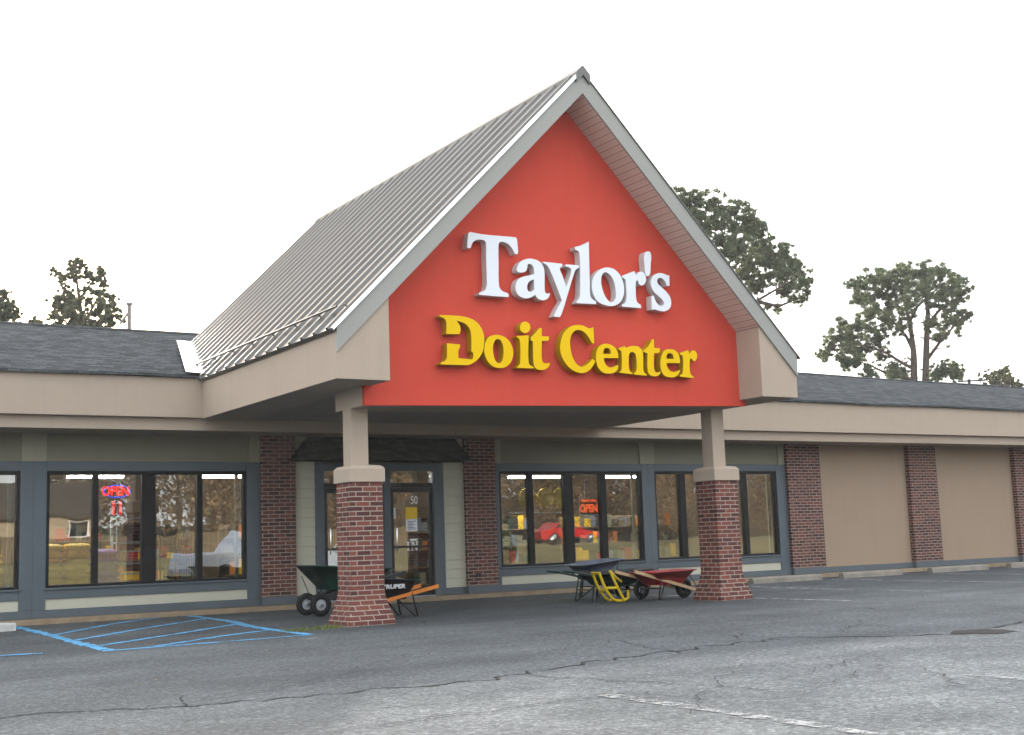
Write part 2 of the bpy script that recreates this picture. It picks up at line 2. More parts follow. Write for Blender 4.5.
TREES={"pineB":[[51.86,24.74,13.93,0.71],[52.36,24.17,14.25,0.71],[52.85,23.62,14.38,0.71],[53.44,22.93,14.39,0.77],[54.02,22.24,14.36,0.77],[54.57,21.56,14.21,0.71],[54.99,21.03,13.76,0.71],[55.18,20.79,13.17,0.51],[51.95,24.64,13.15,0.71],[52.57,23.94,13.45,0.77],[53.29,23.11,13.55,0.81],[53.98,22.29,13.54,0.81],[54.64,21.47,13.35,0.77],[52.16,24.4,12.54,0.61],[52.77,23.71,12.66,0.71],[53.48,22.88,12.75,0.61],[54.49,21.66,12.51,0.57],[55.03,20.99,12.15,0.57],[55.28,20.66,11.93,0.31],[54.78,21.3,11.53,0.61],[54.42,21.75,10.92,0.51],[51.76,24.84,11.82,0.61],[51.27,25.38,11.88,0.57],[50.99,25.68,11.33,0.57],[51.49,25.14,11.28,0.61],[52.12,24.45,11.59,0.61],[50.71,25.97,10.79,0.51],[50.44,26.26,10.43,0.37],[51.33,25.31,10.53,0.57],[51.83,24.77,10.67,0.57],[52.34,24.21,10.99,0.51],[52.42,24.11,10.22,0.45],[51.67,24.94,9.82,0.51],[51.18,25.47,9.97,0.45],[52.02,24.56,9.31,0.37],[52.86,23.61,9.41,0.41],[52.72,23.77,9.05,0.51],[53.08,23.36,9.11,0.37],[54.45,21.71,9.23,0.57],[54.77,21.31,9.1,0.45],[54.21,22.0,8.98,0.45],[54.93,21.12,8.89,0.29],[52.74,23.75,11.9,0.53],[54.23,21.98,11.7,0.41],[53.2,23.22,11.65,0.45]],"pineB_br":[[[53.22,23.19,3.04],[53.48,22.88,8.78],[53.5,22.87,10.1],[53.48,22.89,11.42],[53.38,23.0,12.58],[53.24,23.17,13.75]],[[53.54,22.82,3.02],[53.82,22.48,8.74],[53.94,22.33,10.8],[54.02,22.23,12.3],[54.02,22.24,13.44],[53.99,22.28,14.21]],[[53.48,22.88,9.34],[53.11,23.33,9.67],[52.66,23.84,10.29],[52.08,24.49,10.73],[51.34,25.3,10.72],[50.71,25.98,10.69]],[[53.51,22.85,10.28],[53.29,23.11,11.07],[52.86,23.61,11.88],[52.41,24.12,12.7],[52.08,24.49,13.33]],[[53.98,22.29,11.55],[54.37,21.81,12.25],[54.83,21.23,12.65],[55.29,20.65,13.15]],[[53.87,22.42,9.67],[54.41,21.76,10.73],[54.77,21.31,11.44],[55.12,20.86,11.95]],[[53.48,22.88,8.78],[52.6,23.9,9.06],[51.9,24.69,9.51],[51.3,25.35,9.86]],[[53.44,22.93,11.81],[53.7,22.62,12.53],[54.19,22.03,13.22],[54.66,21.45,13.72]],[[53.81,22.49,8.55],[54.33,21.86,8.96],[54.77,21.31,9.1]]],"pineA":[[38.8,23.48,16.99,0.44],[39.31,23.05,16.85,0.61],[39.92,22.52,16.45,0.66],[40.52,21.97,16.21,0.66],[41.05,21.48,15.8,0.61],[39.4,22.97,16.06,0.66],[40.01,22.43,15.66,0.66],[40.61,21.89,15.42,0.7],[41.21,21.33,15.27,0.61],[41.55,21.0,14.98,0.49],[40.1,22.35,14.79,0.66],[40.7,21.81,14.56,0.7],[41.29,21.25,14.41,0.66],[41.75,20.81,14.1,0.52],[42.21,20.36,13.96,0.49],[41.96,20.61,13.57,0.61],[41.5,21.06,13.62,0.61],[42.42,20.15,13.43,0.49],[42.63,19.95,12.99,0.49],[42.72,19.85,12.47,0.38],[42.81,19.76,12.04,0.26],[42.17,20.4,12.95,0.52],[41.58,20.97,12.93,0.49],[41.02,21.51,13.67,0.61],[40.43,22.05,14.07,0.61],[40.87,21.64,13.01,0.49],[41.21,21.33,12.46,0.44],[42.26,20.32,12.36,0.38],[42.95,19.62,12.61,0.21],[41.87,20.7,11.39,0.24],[42.68,19.89,11.72,0.24],[41.52,21.03,11.51,0.17],[42.35,20.22,11.84,0.28],[40.85,21.67,12.33,0.35],[39.5,22.88,15.36,0.61],[39.03,23.29,16.27,0.52],[38.66,23.6,16.66,0.61],[39.83,22.59,14.3,0.52],[42.02,20.55,12.13,0.24],[37.76,24.35,16.74,0.7],[37.2,24.8,15.91,0.7],[37.72,24.38,15.7,0.7],[38.37,23.85,15.81,0.7],[36.9,25.03,15.07,0.61],[38.33,23.88,14.78,0.61],[37.54,24.53,14.5,0.61],[38.97,23.34,14.9,0.61]],"pineA_br":[[[38.5,23.74,-0.07],[38.89,23.41,8.12],[39.08,23.25,11.13],[39.1,23.23,13.17],[38.99,23.33,15.24],[38.91,23.39,16.46]],[[39.08,23.25,11.13],[39.99,22.45,12.24],[40.76,21.75,13.19],[41.5,21.05,13.79],[42.1,20.47,14.06]],[[39.05,23.27,10.46],[40.32,22.15,11.37],[41.18,21.36,11.79],[41.9,20.66,12.22],[42.61,19.96,12.65]],[[41.18,21.36,11.79],[41.87,20.69,11.47],[42.69,19.89,11.77]],[[39.1,23.23,12.66],[39.8,22.62,13.62],[40.58,21.92,14.57],[41.21,21.33,15.36]],[[39.07,23.26,12.49],[38.3,23.91,13.92],[37.43,24.61,15.03]],[[39.05,23.27,11.81],[40.27,22.2,13.06],[40.91,21.61,13.85]],[[41.9,20.66,12.22],[42.24,20.33,12.1],[42.65,19.93,12.14]]],"leftA":[[13.8,36.11,14.31,0.25],[13.68,36.14,14.04,0.28],[14.04,36.05,14.12,0.21],[13.03,36.29,13.75,0.25],[13.33,36.22,13.57,0.28],[13.75,36.12,13.65,0.25],[14.22,36.01,13.8,0.28],[14.46,35.95,13.61,0.25],[14.82,35.86,13.95,0.17],[14.76,35.88,13.55,0.31],[15.0,35.81,13.36,0.28],[12.93,36.31,12.51,0.25],[13.4,36.2,12.91,0.35],[13.52,36.18,12.46,0.39],[13.23,36.24,12.19,0.39],[12.94,36.31,11.79,0.28],[13.65,36.15,11.94,0.42],[14.0,36.06,12.34,0.28],[14.23,36.01,13.01,0.21],[14.71,35.89,12.89,0.35],[15.07,35.8,12.83,0.35],[15.31,35.73,12.44,0.35],[14.95,35.83,12.24,0.39],[14.6,35.92,11.97,0.35],[15.43,35.7,12.12,0.35],[15.55,35.67,11.72,0.35],[15.2,35.76,11.65,0.35],[14.12,36.03,11.69,0.35],[13.18,36.25,11.54,0.35],[13.65,36.15,11.49,0.35],[14.6,35.92,11.57,0.35],[14.35,35.98,12.48,0.22],[14.88,35.85,13.82,0.2],[13.54,36.17,11.16,0.42],[14.84,35.86,11.19,0.42],[14.25,36.0,11.24,0.42]],"leftA_br":[[[14.18,36.02,6.66],[14.14,36.03,10.52],[14.06,36.05,11.82],[13.93,36.08,13.13],[13.8,36.11,14.18]],[[14.1,36.04,11.3],[14.48,35.95,12.23],[14.76,35.87,13.15],[14.82,35.86,13.88]],[[14.09,36.04,11.43],[13.53,36.18,12.2],[13.22,36.25,13.1],[13.03,36.29,13.75]],[[14.12,36.03,10.91],[14.84,35.86,11.71],[15.37,35.72,12.31]],[[14.12,36.03,10.78],[13.42,36.2,11.55],[13.0,36.29,12.05]],[[14.0,36.06,12.61],[14.34,35.98,13.41],[14.44,35.96,13.67]]],"leftB":[[11.19,38.7,13.21,0.22],[11.31,38.68,12.88,0.32],[11.2,38.7,12.55,0.32],[11.56,38.63,12.56,0.26],[11.44,38.65,12.22,0.36],[11.8,38.59,12.24,0.22],[11.27,38.69,11.95,0.36],[11.75,38.6,11.97,0.26],[10.96,38.74,12.74,0.44],[10.85,38.76,12.2,0.44],[10.48,38.83,12.85,0.44],[10.37,38.85,12.32,0.44],[10.71,38.79,13.26,0.32]],"leftB_br":[[[11.01,38.73,6.85],[10.92,38.75,11.41],[10.94,38.75,12.34],[11.07,38.72,13.27]],[[10.93,38.75,11.55],[11.33,38.68,12.09],[11.56,38.63,12.6]],[[10.93,38.75,11.68],[10.61,38.81,12.33],[10.48,38.83,12.98]],[[10.94,38.75,12.07],[11.2,38.7,12.61],[11.24,38.69,13.08]]],"leftC":[[15.16,51.17,14.16,0.25],[15.45,51.11,14.05,0.21],[15.31,51.14,13.89,0.25],[15.02,51.2,13.93,0.21],[15.75,51.05,13.9,0.18]],"leftC_br":[[[15.39,51.12,8.07],[15.31,51.14,13.48],[15.28,51.15,14.05]],[[15.31,51.14,13.73],[15.6,51.08,13.98]]],"rightC":[[68.15,28.51,10.38,0.45],[67.9,28.85,10.31,0.35],[67.59,29.26,10.35,0.35],[68.32,28.29,10.03,0.37],[67.76,29.04,9.99,0.35],[68.49,28.05,9.78,0.3],[68.73,27.73,9.64,0.3],[68.0,28.71,9.85,0.45],[68.35,28.24,10.69,0.2]],"rightC_br":[[[67.64,29.19,1.07],[68.02,28.69,8.95],[68.09,28.6,9.83],[68.16,28.5,10.61]],[[68.03,28.67,9.17],[67.82,28.96,9.87],[67.63,29.22,10.34]],[[68.04,28.67,9.28],[68.37,28.22,9.8],[68.67,27.81,9.67]]],"pole":[[12.85,23.97,10.16],[12.84,23.97,9.18],[12.54,24.05,9.54],[12.86,23.96,9.88]],"pipe":[[36.4,6.6,6.02],[37.84,6.6,6.12],[36.98,6.6,6.06]]}
EXPOSURE = 2.45
HAZE = .0005
# ---------------------------------------------------------------- helpers
import bpy, bmesh, math, random
from mathutils import Vector, Matrix, noise
SC = bpy.context.scene
COL = SC.collection
RND = random.Random(11)
PI = math.pi

def S(r, g, b, k=1.0):
    f = lambda c: (c/255/12.92 if c/255 <= .04045 else ((c/255+.055)/1.055)**2.4)*k
    return (f(r), f(g), f(b), 1)

# the storefront wall was measured 2.8 % too large and 0.62 m too far back; FRONT is its corrected frame
FRONT = Matrix(((.9722, 0, 0, 0), (0, .9722, 0, -.62), (0, 0, .9722, .0293), (0, 0, 0, 1)))
ON_FRONT = False
def place(p): return FRONT @ Vector(p) if ON_FRONT else Vector(p)
def gz(y):      # the asphalt rises a little toward the kerb
    return .025*min(1., max(0., (y+5.2)/3.8))

class MB:
    """collects shapes, then links them as one mesh object"""
    def __init__(self): self.v = []; self.f = []; self.m = []; self.s = []
    def add(self, vs, fs, mi=0, smooth=False):
        n = len(self.v); self.v += [tuple(p) for p in vs]
        for f in fs: self.f.append([n+i for i in f]); self.m.append(mi); self.s.append(smooth)
        return self
    def box(self, x0, x1, y0, y1, z0, z1, mi=0):
        if x0 > x1: x0, x1 = x1, x0
        if y0 > y1: y0, y1 = y1, y0
        vs = [(x, y, z) for z in (z0, z1) for y in (y0, y1) for x in (x0, x1)]
        return self.add(vs, [(0,2,3,1),(4,5,7,6),(0,1,5,4),(2,6,7,3),(0,4,6,2),(1,3,7,5)], mi)
    def hexa(self, bot, top, mi=0):
        n = len(bot)
        fs = [list(range(n))[::-1], list(range(n, 2*n))] + [[i, (i+1) % n, n+(i+1) % n, n+i] for i in range(n)]
        return self.add(list(bot)+list(top), fs, mi)
    def prism_y(self, poly, y0, y1, mi=0):      # poly in (x, z)
        return self.hexa([(x, y0, z) for x, z in poly], [(x, y1, z) for x, z in poly], mi)
    def prism_x(self, poly, x0, x1, mi=0):      # poly in (y, z)
        return self.hexa([(x0, y, z) for y, z in poly], [(x1, y, z) for y, z in poly], mi)
    def tube(self, pts, r, seg=8, mi=0, cap=True):
        pts = [Vector(p) for p in pts]; n = len(pts)
        rs = r if isinstance(r, (list, tuple)) else [r]*n
        rings = []; up = Vector((0, 0, 1)); prev = None
        for i, p in enumerate(pts):
            t = (pts[min(i+1, n-1)]-pts[max(i-1, 0)]).normalized()
            a = prev if prev else (up if abs(t.z) < .9 else Vector((1, 0, 0)))
            u = (a - t*a.dot(t)).normalized(); w = t.cross(u); prev = u
            rings.append([p+(u*math.cos(2*PI*k/seg)+w*math.sin(2*PI*k/seg))*rs[i] for k in range(seg)])
        vs = [q for ring in rings for q in ring]; fs = []
        for i in range(n-1):
            for k in range(seg):
                k2 = (k+1) % seg
                fs.append((i*seg+k, i*seg+k2, (i+1)*seg+k2, (i+1)*seg+k))
        self.add(vs, fs, mi, True)
        if cap: self.add(rings[0], [list(range(seg))[::-1]], mi); self.add(rings[-1], [list(range(seg))], mi)
        return self
    def lathe(self, prof, c, axis='y', seg=24, mi=0, smooth=True, closed=False):  # prof (r, h)
        vs = []; n = len(prof)
        for k in range(seg):
            a = 2*PI*k/seg
            for r, h in prof:
                p = {'y': (r*math.cos(a), h, r*math.sin(a)), 'z': (r*math.cos(a), r*math.sin(a), h)}[axis]
                vs.append((c[0]+p[0], c[1]+p[1], c[2]+p[2]))
        fs = []
        for k in range(seg):
            k2 = (k+1) % seg
            for i in range(n if closed else n-1):
                j = (i+1) % n
                fs.append((k*n+i, k2*n+i, k2*n+j, k*n+j))
        return self.add(vs, fs, mi, smooth)
    def build(self, name, mat, parent=None, bevel=0, fix=True):
        me = bpy.data.meshes.new(name)
        off = Vector((0, 0, 0)); q = parent
        while q: off += q.location; q = q.parent
        me.from_pydata([place(p)-off for p in self.v], [], self.f)
        for m in (mat if isinstance(mat, (list, tuple)) else [mat]): me.materials.append(m)
        me.polygons.foreach_set('material_index', self.m); me.polygons.foreach_set('use_smooth', self.s)
        if fix:
            bm = bmesh.new(); bm.from_mesh(me); bmesh.ops.recalc_face_normals(bm, faces=bm.faces); bm.to_mesh(me); bm.free()
        me.update()
        o = bpy.data.objects.new(name, me); COL.objects.link(o)
        if parent: o.parent = parent
        if bevel:
            b = o.modifiers.new('edge', 'BEVEL'); b.width = bevel; b.segments = 2; b.limit_method = 'ANGLE'; b.angle_limit = .6
        return o

def tag(o, label=None, cat=None, group=None, kind=None):
    if label: o['label'] = label
    if cat: o['category'] = cat
    if group: o['group'] = group
    if kind: o['kind'] = kind
    return o
def thing(name, loc, label, cat, group=None):
    o = bpy.data.objects.new(name, None); COL.objects.link(o); o.location = place(loc); o.empty_display_size = .2
    return tag(o, label, cat, group)
def copy_tree(o, parent=None):
    c = o.copy(); COL.objects.link(c)
    if parent: c.parent = parent
    for ch in [x for x in COL.objects if x.parent == o]: copy_tree(ch, c)
    return c
def text_mesh(body, size, depth, name, mat, parent, loc, sx=1.0, bold=0.0):
    cu = bpy.data.curves.new(name, 'FONT'); cu.body = body; cu.size = size; cu.extrude = depth; cu.offset = bold
    cu.align_x = 'CENTER'; cu.align_y = 'CENTER'
    t = bpy.data.objects.new('tmp', cu); COL.objects.link(t)
    me = bpy.data.meshes.new_from_object(t.evaluated_get(bpy.context.evaluated_depsgraph_get()))
    bpy.data.objects.remove(t)
    off = Vector((0, 0, 0)); q = parent
    while q: off += q.location; q = q.parent
    M = Matrix.Translation(place(loc)-off) @ (Matrix.Scale(.9722, 4) if ON_FRONT else Matrix()) @ Matrix.Rotation(PI/2, 4, 'X') @ Matrix.Diagonal((sx, 1, 1, 1))
    me.transform(M); me.materials.clear(); me.materials.append(mat)
    o = bpy.data.objects.new(name, me); COL.objects.link(o); o.parent = parent
    return o

# ---------------------------------------------------------------- materials
MATS = {}
class NT:
    def __init__(self, name):
        self.m = bpy.data.materials.new(name); self.m.use_nodes = True; MATS[name] = self.m
        self.t = self.m.node_tree; self.n = self.t.nodes; self.l = self.t.links
        self.b = self.n['Principled BSDF']; self.out = self.n['Material Output']
    def node(self, typ, **kw):
        n = self.n.new(typ)
        for k, v in kw.items():
            if k in n.inputs: n.inputs[k].default_value = v
            else: setattr(n, k, v)
        return n
    def link(self, a, b): self.l.new(a, b)
    def coord(self, kind='Object'): return self.node('ShaderNodeTexCoord').outputs[kind]
    def noise(self, co, scale, detail=4, rough=.55, **kw):
        n = self.node('ShaderNodeTexNoise', Scale=scale, Detail=detail, Roughness=rough, **kw); self.link(co, n.inputs['Vector']); return n.outputs['Fac']
    def ramp(self, fac, stops, interp='LINEAR'):
        r = self.node('ShaderNodeValToRGB'); e = r.color_ramp.elements; r.color_ramp.interpolation = interp
        while len(e) < len(stops): e.new(.5)
        for i, (p, c) in enumerate(stops):
            e[i].position = p; e[i].color = c if isinstance(c, (tuple, list)) else (c, c, c, 1)
        self.link(fac, r.inputs['Fac']); return r.outputs['Color']
    def mix(self, fac, a, b, mode='MIX'):
        n = self.node('ShaderNodeMix', data_type='RGBA', blend_type=mode)
        for s, v in ((n.inputs['Factor'], fac), (n.inputs[6], a), (n.inputs[7], b)):
            if hasattr(v, 'node'): self.link(v, s)
            elif isinstance(v, (int, float)): s.default_value = v
            else: s.default_value = v
        return n.outputs[2]
    def math(self, op, a, b=0., c=None):
        n = self.node('ShaderNodeMath', operation=op)
        for i, v in enumerate((a, b) if c is None else (a, b, c)):
            if hasattr(v, 'node'): self.link(v, n.inputs[i])
            else: n.inputs[i].default_value = v
        return n.outputs[0]
    def sep(self, co):
        n = self.node('ShaderNodeSeparateXYZ'); self.link(co, n.inputs[0]); return n.outputs
    def comb(self, x, y, z):
        n = self.node('ShaderNodeCombineXYZ')
        for i, v in enumerate((x, y, z)):
            if hasattr(v, 'node'): self.link(v, n.inputs[i])
            else: n.inputs[i].default_value = v
        return n.outputs[0]
    def bump(self, h, strength=.3, dist=.01):
        n = self.node('ShaderNodeBump', Strength=strength, Distance=dist); self.link(h, n.inputs['Height']); self.link(n.outputs[0], self.b.inputs['Normal'])
    def base(self, c, rough=.7, metal=0., spec=.5):
        s = self.b.inputs['Base Color']
        if hasattr(c, 'node'): self.link(c, s)
        else: s.default_value = c
        if hasattr(rough, 'node'): self.link(rough, self.b.inputs['Roughness'])
        else: self.b.inputs['Roughness'].default_value = rough
        self.b.inputs['Metallic'].default_value = metal; self.b.inputs['Specular IOR Level'].default_value = spec
        return self

def sc4(c, k): return (c[0]*k, c[1]*k, c[2]*k, 1)
def paint(name, c, rough=.6, var=.12, scale=3., bump=.0, bscale=60, metal=0., streak=False, spec=.3):
    t = NT(name); co = t.coord()
    n = t.noise(co, scale, 6)
    if streak:
        x, y, z = t.sep(co)
        n = t.math('ADD', t.math('MULTIPLY', n, .6), t.math('MULTIPLY', t.noise(t.comb(t.math('MULTIPLY', x, 5.), t.math('MULTIPLY', y, 5.), t.math('MULTIPLY', z, .5)), 1.6, 5), .4))
    t.base(t.ramp(n, [(.25, sc4(c, 1-var)), (.75, sc4(c, 1+var))]), rough, metal, spec)
    if bump: t.bump(t.noise(co, bscale, 5, .7), bump, .006)
    return t.m

def stucco(name, c):
    t = NT(name); co = t.coord(); x, y, z = t.sep(co)
    n = t.noise(co, 1.1, 8, .6)
    st = t.noise(t.comb(t.math('MULTIPLY', x, 6.), t.math('MULTIPLY', y, 6.), t.math('MULTIPLY', z, .45)), 1.3, 6, .6)
    col = t.ramp(t.math('ADD', t.math('MULTIPLY', n, .5), t.math('MULTIPLY', st, .5)), [(.3, sc4(c, .88)), (.5, c), (.72, sc4(c, 1.07))])
    fine = t.noise(co, 90, 4, .7)
    col = t.mix(.5, col, t.ramp(fine, [(.3, sc4(c, .9)), (.7, sc4(c, 1.08))]))
    t.base(col, .9, spec=.12); t.bump(fine, .45, .008)
    return t.m

def brick(name, c1, c2, mortar, dark=.8):
    t = NT(name); co = t.coord(); x, y, z = t.sep(co)
    uv = t.comb(t.math('ADD', x, y), z, 0.)
    b = t.node('ShaderNodeTexBrick', Scale=1.0, offset=.5)
    b.inputs['Mortar Size'].default_value = .0078; b.inputs['Mortar Smooth'].default_value = .25; b.inputs['Brick Width'].default_value = .213
    b.inputs['Row Height'].default_value = .0675; b.inputs['Bias'].default_value = -.1
    b.inputs['Color1'].default_value = (0, 0, 0, 1); b.inputs['Color2'].default_value = (1, 1, 1, 1); b.inputs['Mortar'].default_value = (.5, .5, .5, 1)
    # slightly wandering courses
    wob = t.noise(co, 9, 2); off = t.comb(t.math('MULTIPLY', t.math('SUBTRACT', wob, .5), .010), t.math('MULTIPLY', t.math('SUBTRACT', wob, .5), .006), 0.)
    va = t.node('ShaderNodeVectorMath', operation='ADD'); t.link(uv, va.inputs[0]); t.link(off, va.inputs[1]); t.link(va.outputs[0], b.inputs['Vector'])
    per = t.ramp(b.outputs['Color'], [(0., sc4(c1, dark)), (.3, c1), (.6, c2), (.85, sc4(c1, 1.15)), (1., sc4(c2, .62))])
    grain = t.noise(co, 70, 5, .7)
    per = t.mix(.7, per, t.ramp(grain, [(.3, (.4, .4, .4, 1)), (.7, (1.25, 1.25, 1.25, 1))]), 'MULTIPLY')
    mt = t.ramp(t.noise(co, 22, 4), [(.3, sc4(mortar, .75)), (.7, sc4(mortar, 1.1))])
    col = t.mix(b.outputs['Fac'], per, mt)
    col = t.mix(.35, col, t.ramp(t.noise(co, 1.6, 5), [(.3, (.6, .6, .6, 1)), (.7, (1.2, 1.2, 1.2, 1))]), 'MULTIPLY')
    t.base(col, .85)
    hgt = t.math('ADD', t.math('MULTIPLY', t.math('SUBTRACT', 1., b.outputs['Fac']), 1.), t.math('MULTIPLY', grain, .3))
    t.bump(hgt, .55, .008)
    return t.m

def glow(name, c, s):
    t = NT(name); t.b.inputs['Base Color'].default_value = (c[0]*.3, c[1]*.3, c[2]*.3, 1)
    t.b.inputs['Emission Color'].default_value = c; t.b.inputs['Emission Strength'].default_value = s
    return t.m

BEIGE = (.412, .335, .264, 1)
stucco('stucco_beige', BEIGE)
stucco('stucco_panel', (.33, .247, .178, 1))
stucco('stucco_red', (.56, .070, .046, 1))
paint('grey_paint', (.088, .108, .122, 1), .55, .10, 2.2, .12, 40, streak=True)
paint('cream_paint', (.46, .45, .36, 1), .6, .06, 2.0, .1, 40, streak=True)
paint('cream_shaded', (.19, .18, .13, 1), .65, .08, 1.5, .1, 40, streak=True)  # cream darkened in the colour to carry the shade under the overhang
paint('cream_trim_shaded', (.26, .248, .18, 1), .65, .06, 2.0, .1, 40, streak=True)  # header boards: the cream paint again, overhang shade put into its colour
paint('rake_grey', (.29, .29, .268, 1), .5, .04, 1.5)
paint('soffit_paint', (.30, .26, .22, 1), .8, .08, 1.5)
paint('bronze_frame', (.014, .0135, .0135, 1), .5, .2, 4, spec=.15)
paint('black_door', (.016, .017, .018, 1), .35, .2, 4)
brick('brick_column', (.130, .038, .030, 1), (.215, .060, .039, 1), (.36, .29, .235, 1), .6)
brick('brick_wall', (.090, .030, .024, 1), (.165, .054, .036, 1), (.34, .275, .225, 1), .65)
paint('concrete', (.22, .20, .17, 1), .9, .22, 5, .3, 50)
paint('concrete_tan', (.25, .19, .125, 1), .9, .25, 4, .3, 50)
paint('concrete_white', (.42, .42, .40, 1), .8, .15, 6, .2, 50)
paint('letter_white', (.70, .735, .78, 1), .35, .02, 2)
paint('letter_white_side', (.58, .565, .56, 1), .5, .12, 5)
paint('letter_yellow', (.74, .475, .002, 1), .45, .05, 3, spec=.08)
paint('letter_yellow_side', (.40, .235, .003, 1), .5, .15, 5, spec=.1)
paint('steel_grey', (.33, .36, .42, 1), .35, .15, 6, metal=.6)
paint('tray_green', (.012, .052, .034, 1), .42, .12, 5)
paint('tray_dark', (.012, .016, .020, 1), .45, .15, 5)
paint('tray_slate', (.15, .175, .235, 1), .4, .12, 5)
paint('tray_red', (.33, .014, .018, 1), .35, .12, 5)
paint('tube_yellow', (.60, .43, .012, 1), .4, .12, 8)
paint('wood_orange', (.55, .17, .022, 1), .5, .12, 9)
paint('wood_pale', (.50, .34, .19, 1), .6, .18, 9)
paint('rubber', (.014, .014, .015, 1), .8, .2, 20)
paint('hub_grey', (.33, .35, .36, 1), .45, .1, 9)
paint('dark_metal', (.018, .020, .021, 1), .45, .2, 9)
paint('green_metal', (.012, .035, .026, 1), .45, .2, 9)
paint('paper_white', (.75, .76, .77, 1), .6, .03, 9)
paint('paper_yellow', (.75, .50, .03, 1), .55, .04, 9)
paint('sign_orange', (.95, .13, .01, 1), .5, .04, 9)
paint('interior_wall', (.20, .145, .095, 1), .8, .15, .8)
paint('interior_ceiling', (.42, .40, .36, 1), .9, .05, 2)
paint('interior_floor', (.24, .20, .16, 1), .35, .1, 2)
paint('bag_yellow', (.80, .50, .015, 1), .45, .2, 7)
paint('bag_purple', (.22, .13, .48, 1), .45, .3, 7)
paint('rack_paint', (.66, .78, .80, 1), .5, .05, 3)
paint('disc_yellow', (.66, .52, .02, 1), .45, .08, 4)
paint('blue_line', (.085, .36, .72, 1), .7, .15, 6)
paint('bark', (.085, .065, .050, 1), .95, .3, 6, .6, 12)
paint('pole_wood', (.17, .165, .16, 1), .9, .2, 4)
paint('house_wall', (.36, .30, .22, 1), .8, .06, 1)
paint('house_roof', (.05, .045, .042, 1), .9, .2, 3)
paint('car_red', (.55, .012, .014, 1), .25, .05, 2)
paint('truck_white', (.50, .56, .66, 1), .3, .04, 2)
paint('dark_glass', (.015, .018, .022, 1), .08, .1, 2)
paint('chrome', (.7, .7, .7, 1), .15, .05, 2, metal=1.)
paint('fence_wood', (.20, .15, .095, 1), .85, .2, 3)
t = NT('fence_board'); co = t.coord(); x, y, z = t.sep(co); w = t.math('FRACT', t.math('MULTIPLY', x, 5.)); t.base(t.mix(t.math('LESS_THAN', w, .15), t.ramp(t.noise(co, .9, 5), [(.3, (.11, .085, .055, 1)), (.7, (.20, .15, .09, 1))]), (.03, .025, .02, 1)), .9)
glow('tube_light', (1, .97, .9, 1), 24.)
glow('lit_orange', (1, .10, .008, 1), .42)
glow('neon_red', (1, .008, .012, 1), 1.3)
glow('neon_blue', (.03, .05, 1, 1), .7)
glow('led_red', (1, .008, .012, 1), .6)

# thin architectural glass
t = NT('window_glass')
tr = t.node('ShaderNodeBsdfTransparent'); tr.inputs[0].default_value = (.68, .70, .68, 1)
gl = t.node('ShaderNodeBsdfGlossy'); gl.inputs['Roughness'].default_value = .0; gl.inputs['Color'].default_value = (.95, .95, .93, 1)
wv = t.noise(t.coord(), 1.6, 1); bp = t.node('ShaderNodeBump', Strength=.06, Distance=.02); t.link(wv, bp.inputs['Height']); t.link(bp.outputs[0], gl.inputs['Normal'])
gn = t.node('ShaderNodeNewGeometry'); dp = t.node('ShaderNodeVectorMath', operation='DOT_PRODUCT'); t.link(gn.outputs['Normal'], dp.inputs[0]); t.link(gn.outputs['Incoming'], dp.inputs[1])
sch = t.math('POWER', t.math('SUBTRACT', 1., t.math('ABSOLUTE', dp.outputs['Value'])), 5.); mx = t.node('ShaderNodeMixShader')
t.link(t.math('MULTIPLY_ADD', sch, .82, .18), mx.inputs[0]); t.link(tr.outputs[0], mx.inputs[1]); t.link(gl.outputs[0], mx.inputs[2]); t.link(mx.outputs[0], t.out.inputs[0])

# metal roofing: weathered galvanised sheet
t = NT('roof_metal'); co = t.coord(); x, y, z = t.sep(co)
st = t.noise(t.comb(t.math('MULTIPLY', x, 1.), t.math('MULTIPLY', y, 12.), t.math('MULTIPLY', z, .6)), .8, 6, .6)
t.base(t.ramp(st, [(.3, (.105, .103, .096, 1)), (.7, (.135, .132, .124, 1))]), t.math('MULTIPLY_ADD', st, .15, .33), .50, spec=.35)
t = NT('flashing_metal'); co = t.coord()
t.base(t.ramp(t.noise(co, 3, 5), [(.3, (.75, .76, .77, 1)), (.7, (.9, .9, .9, 1))]), .28, .8)

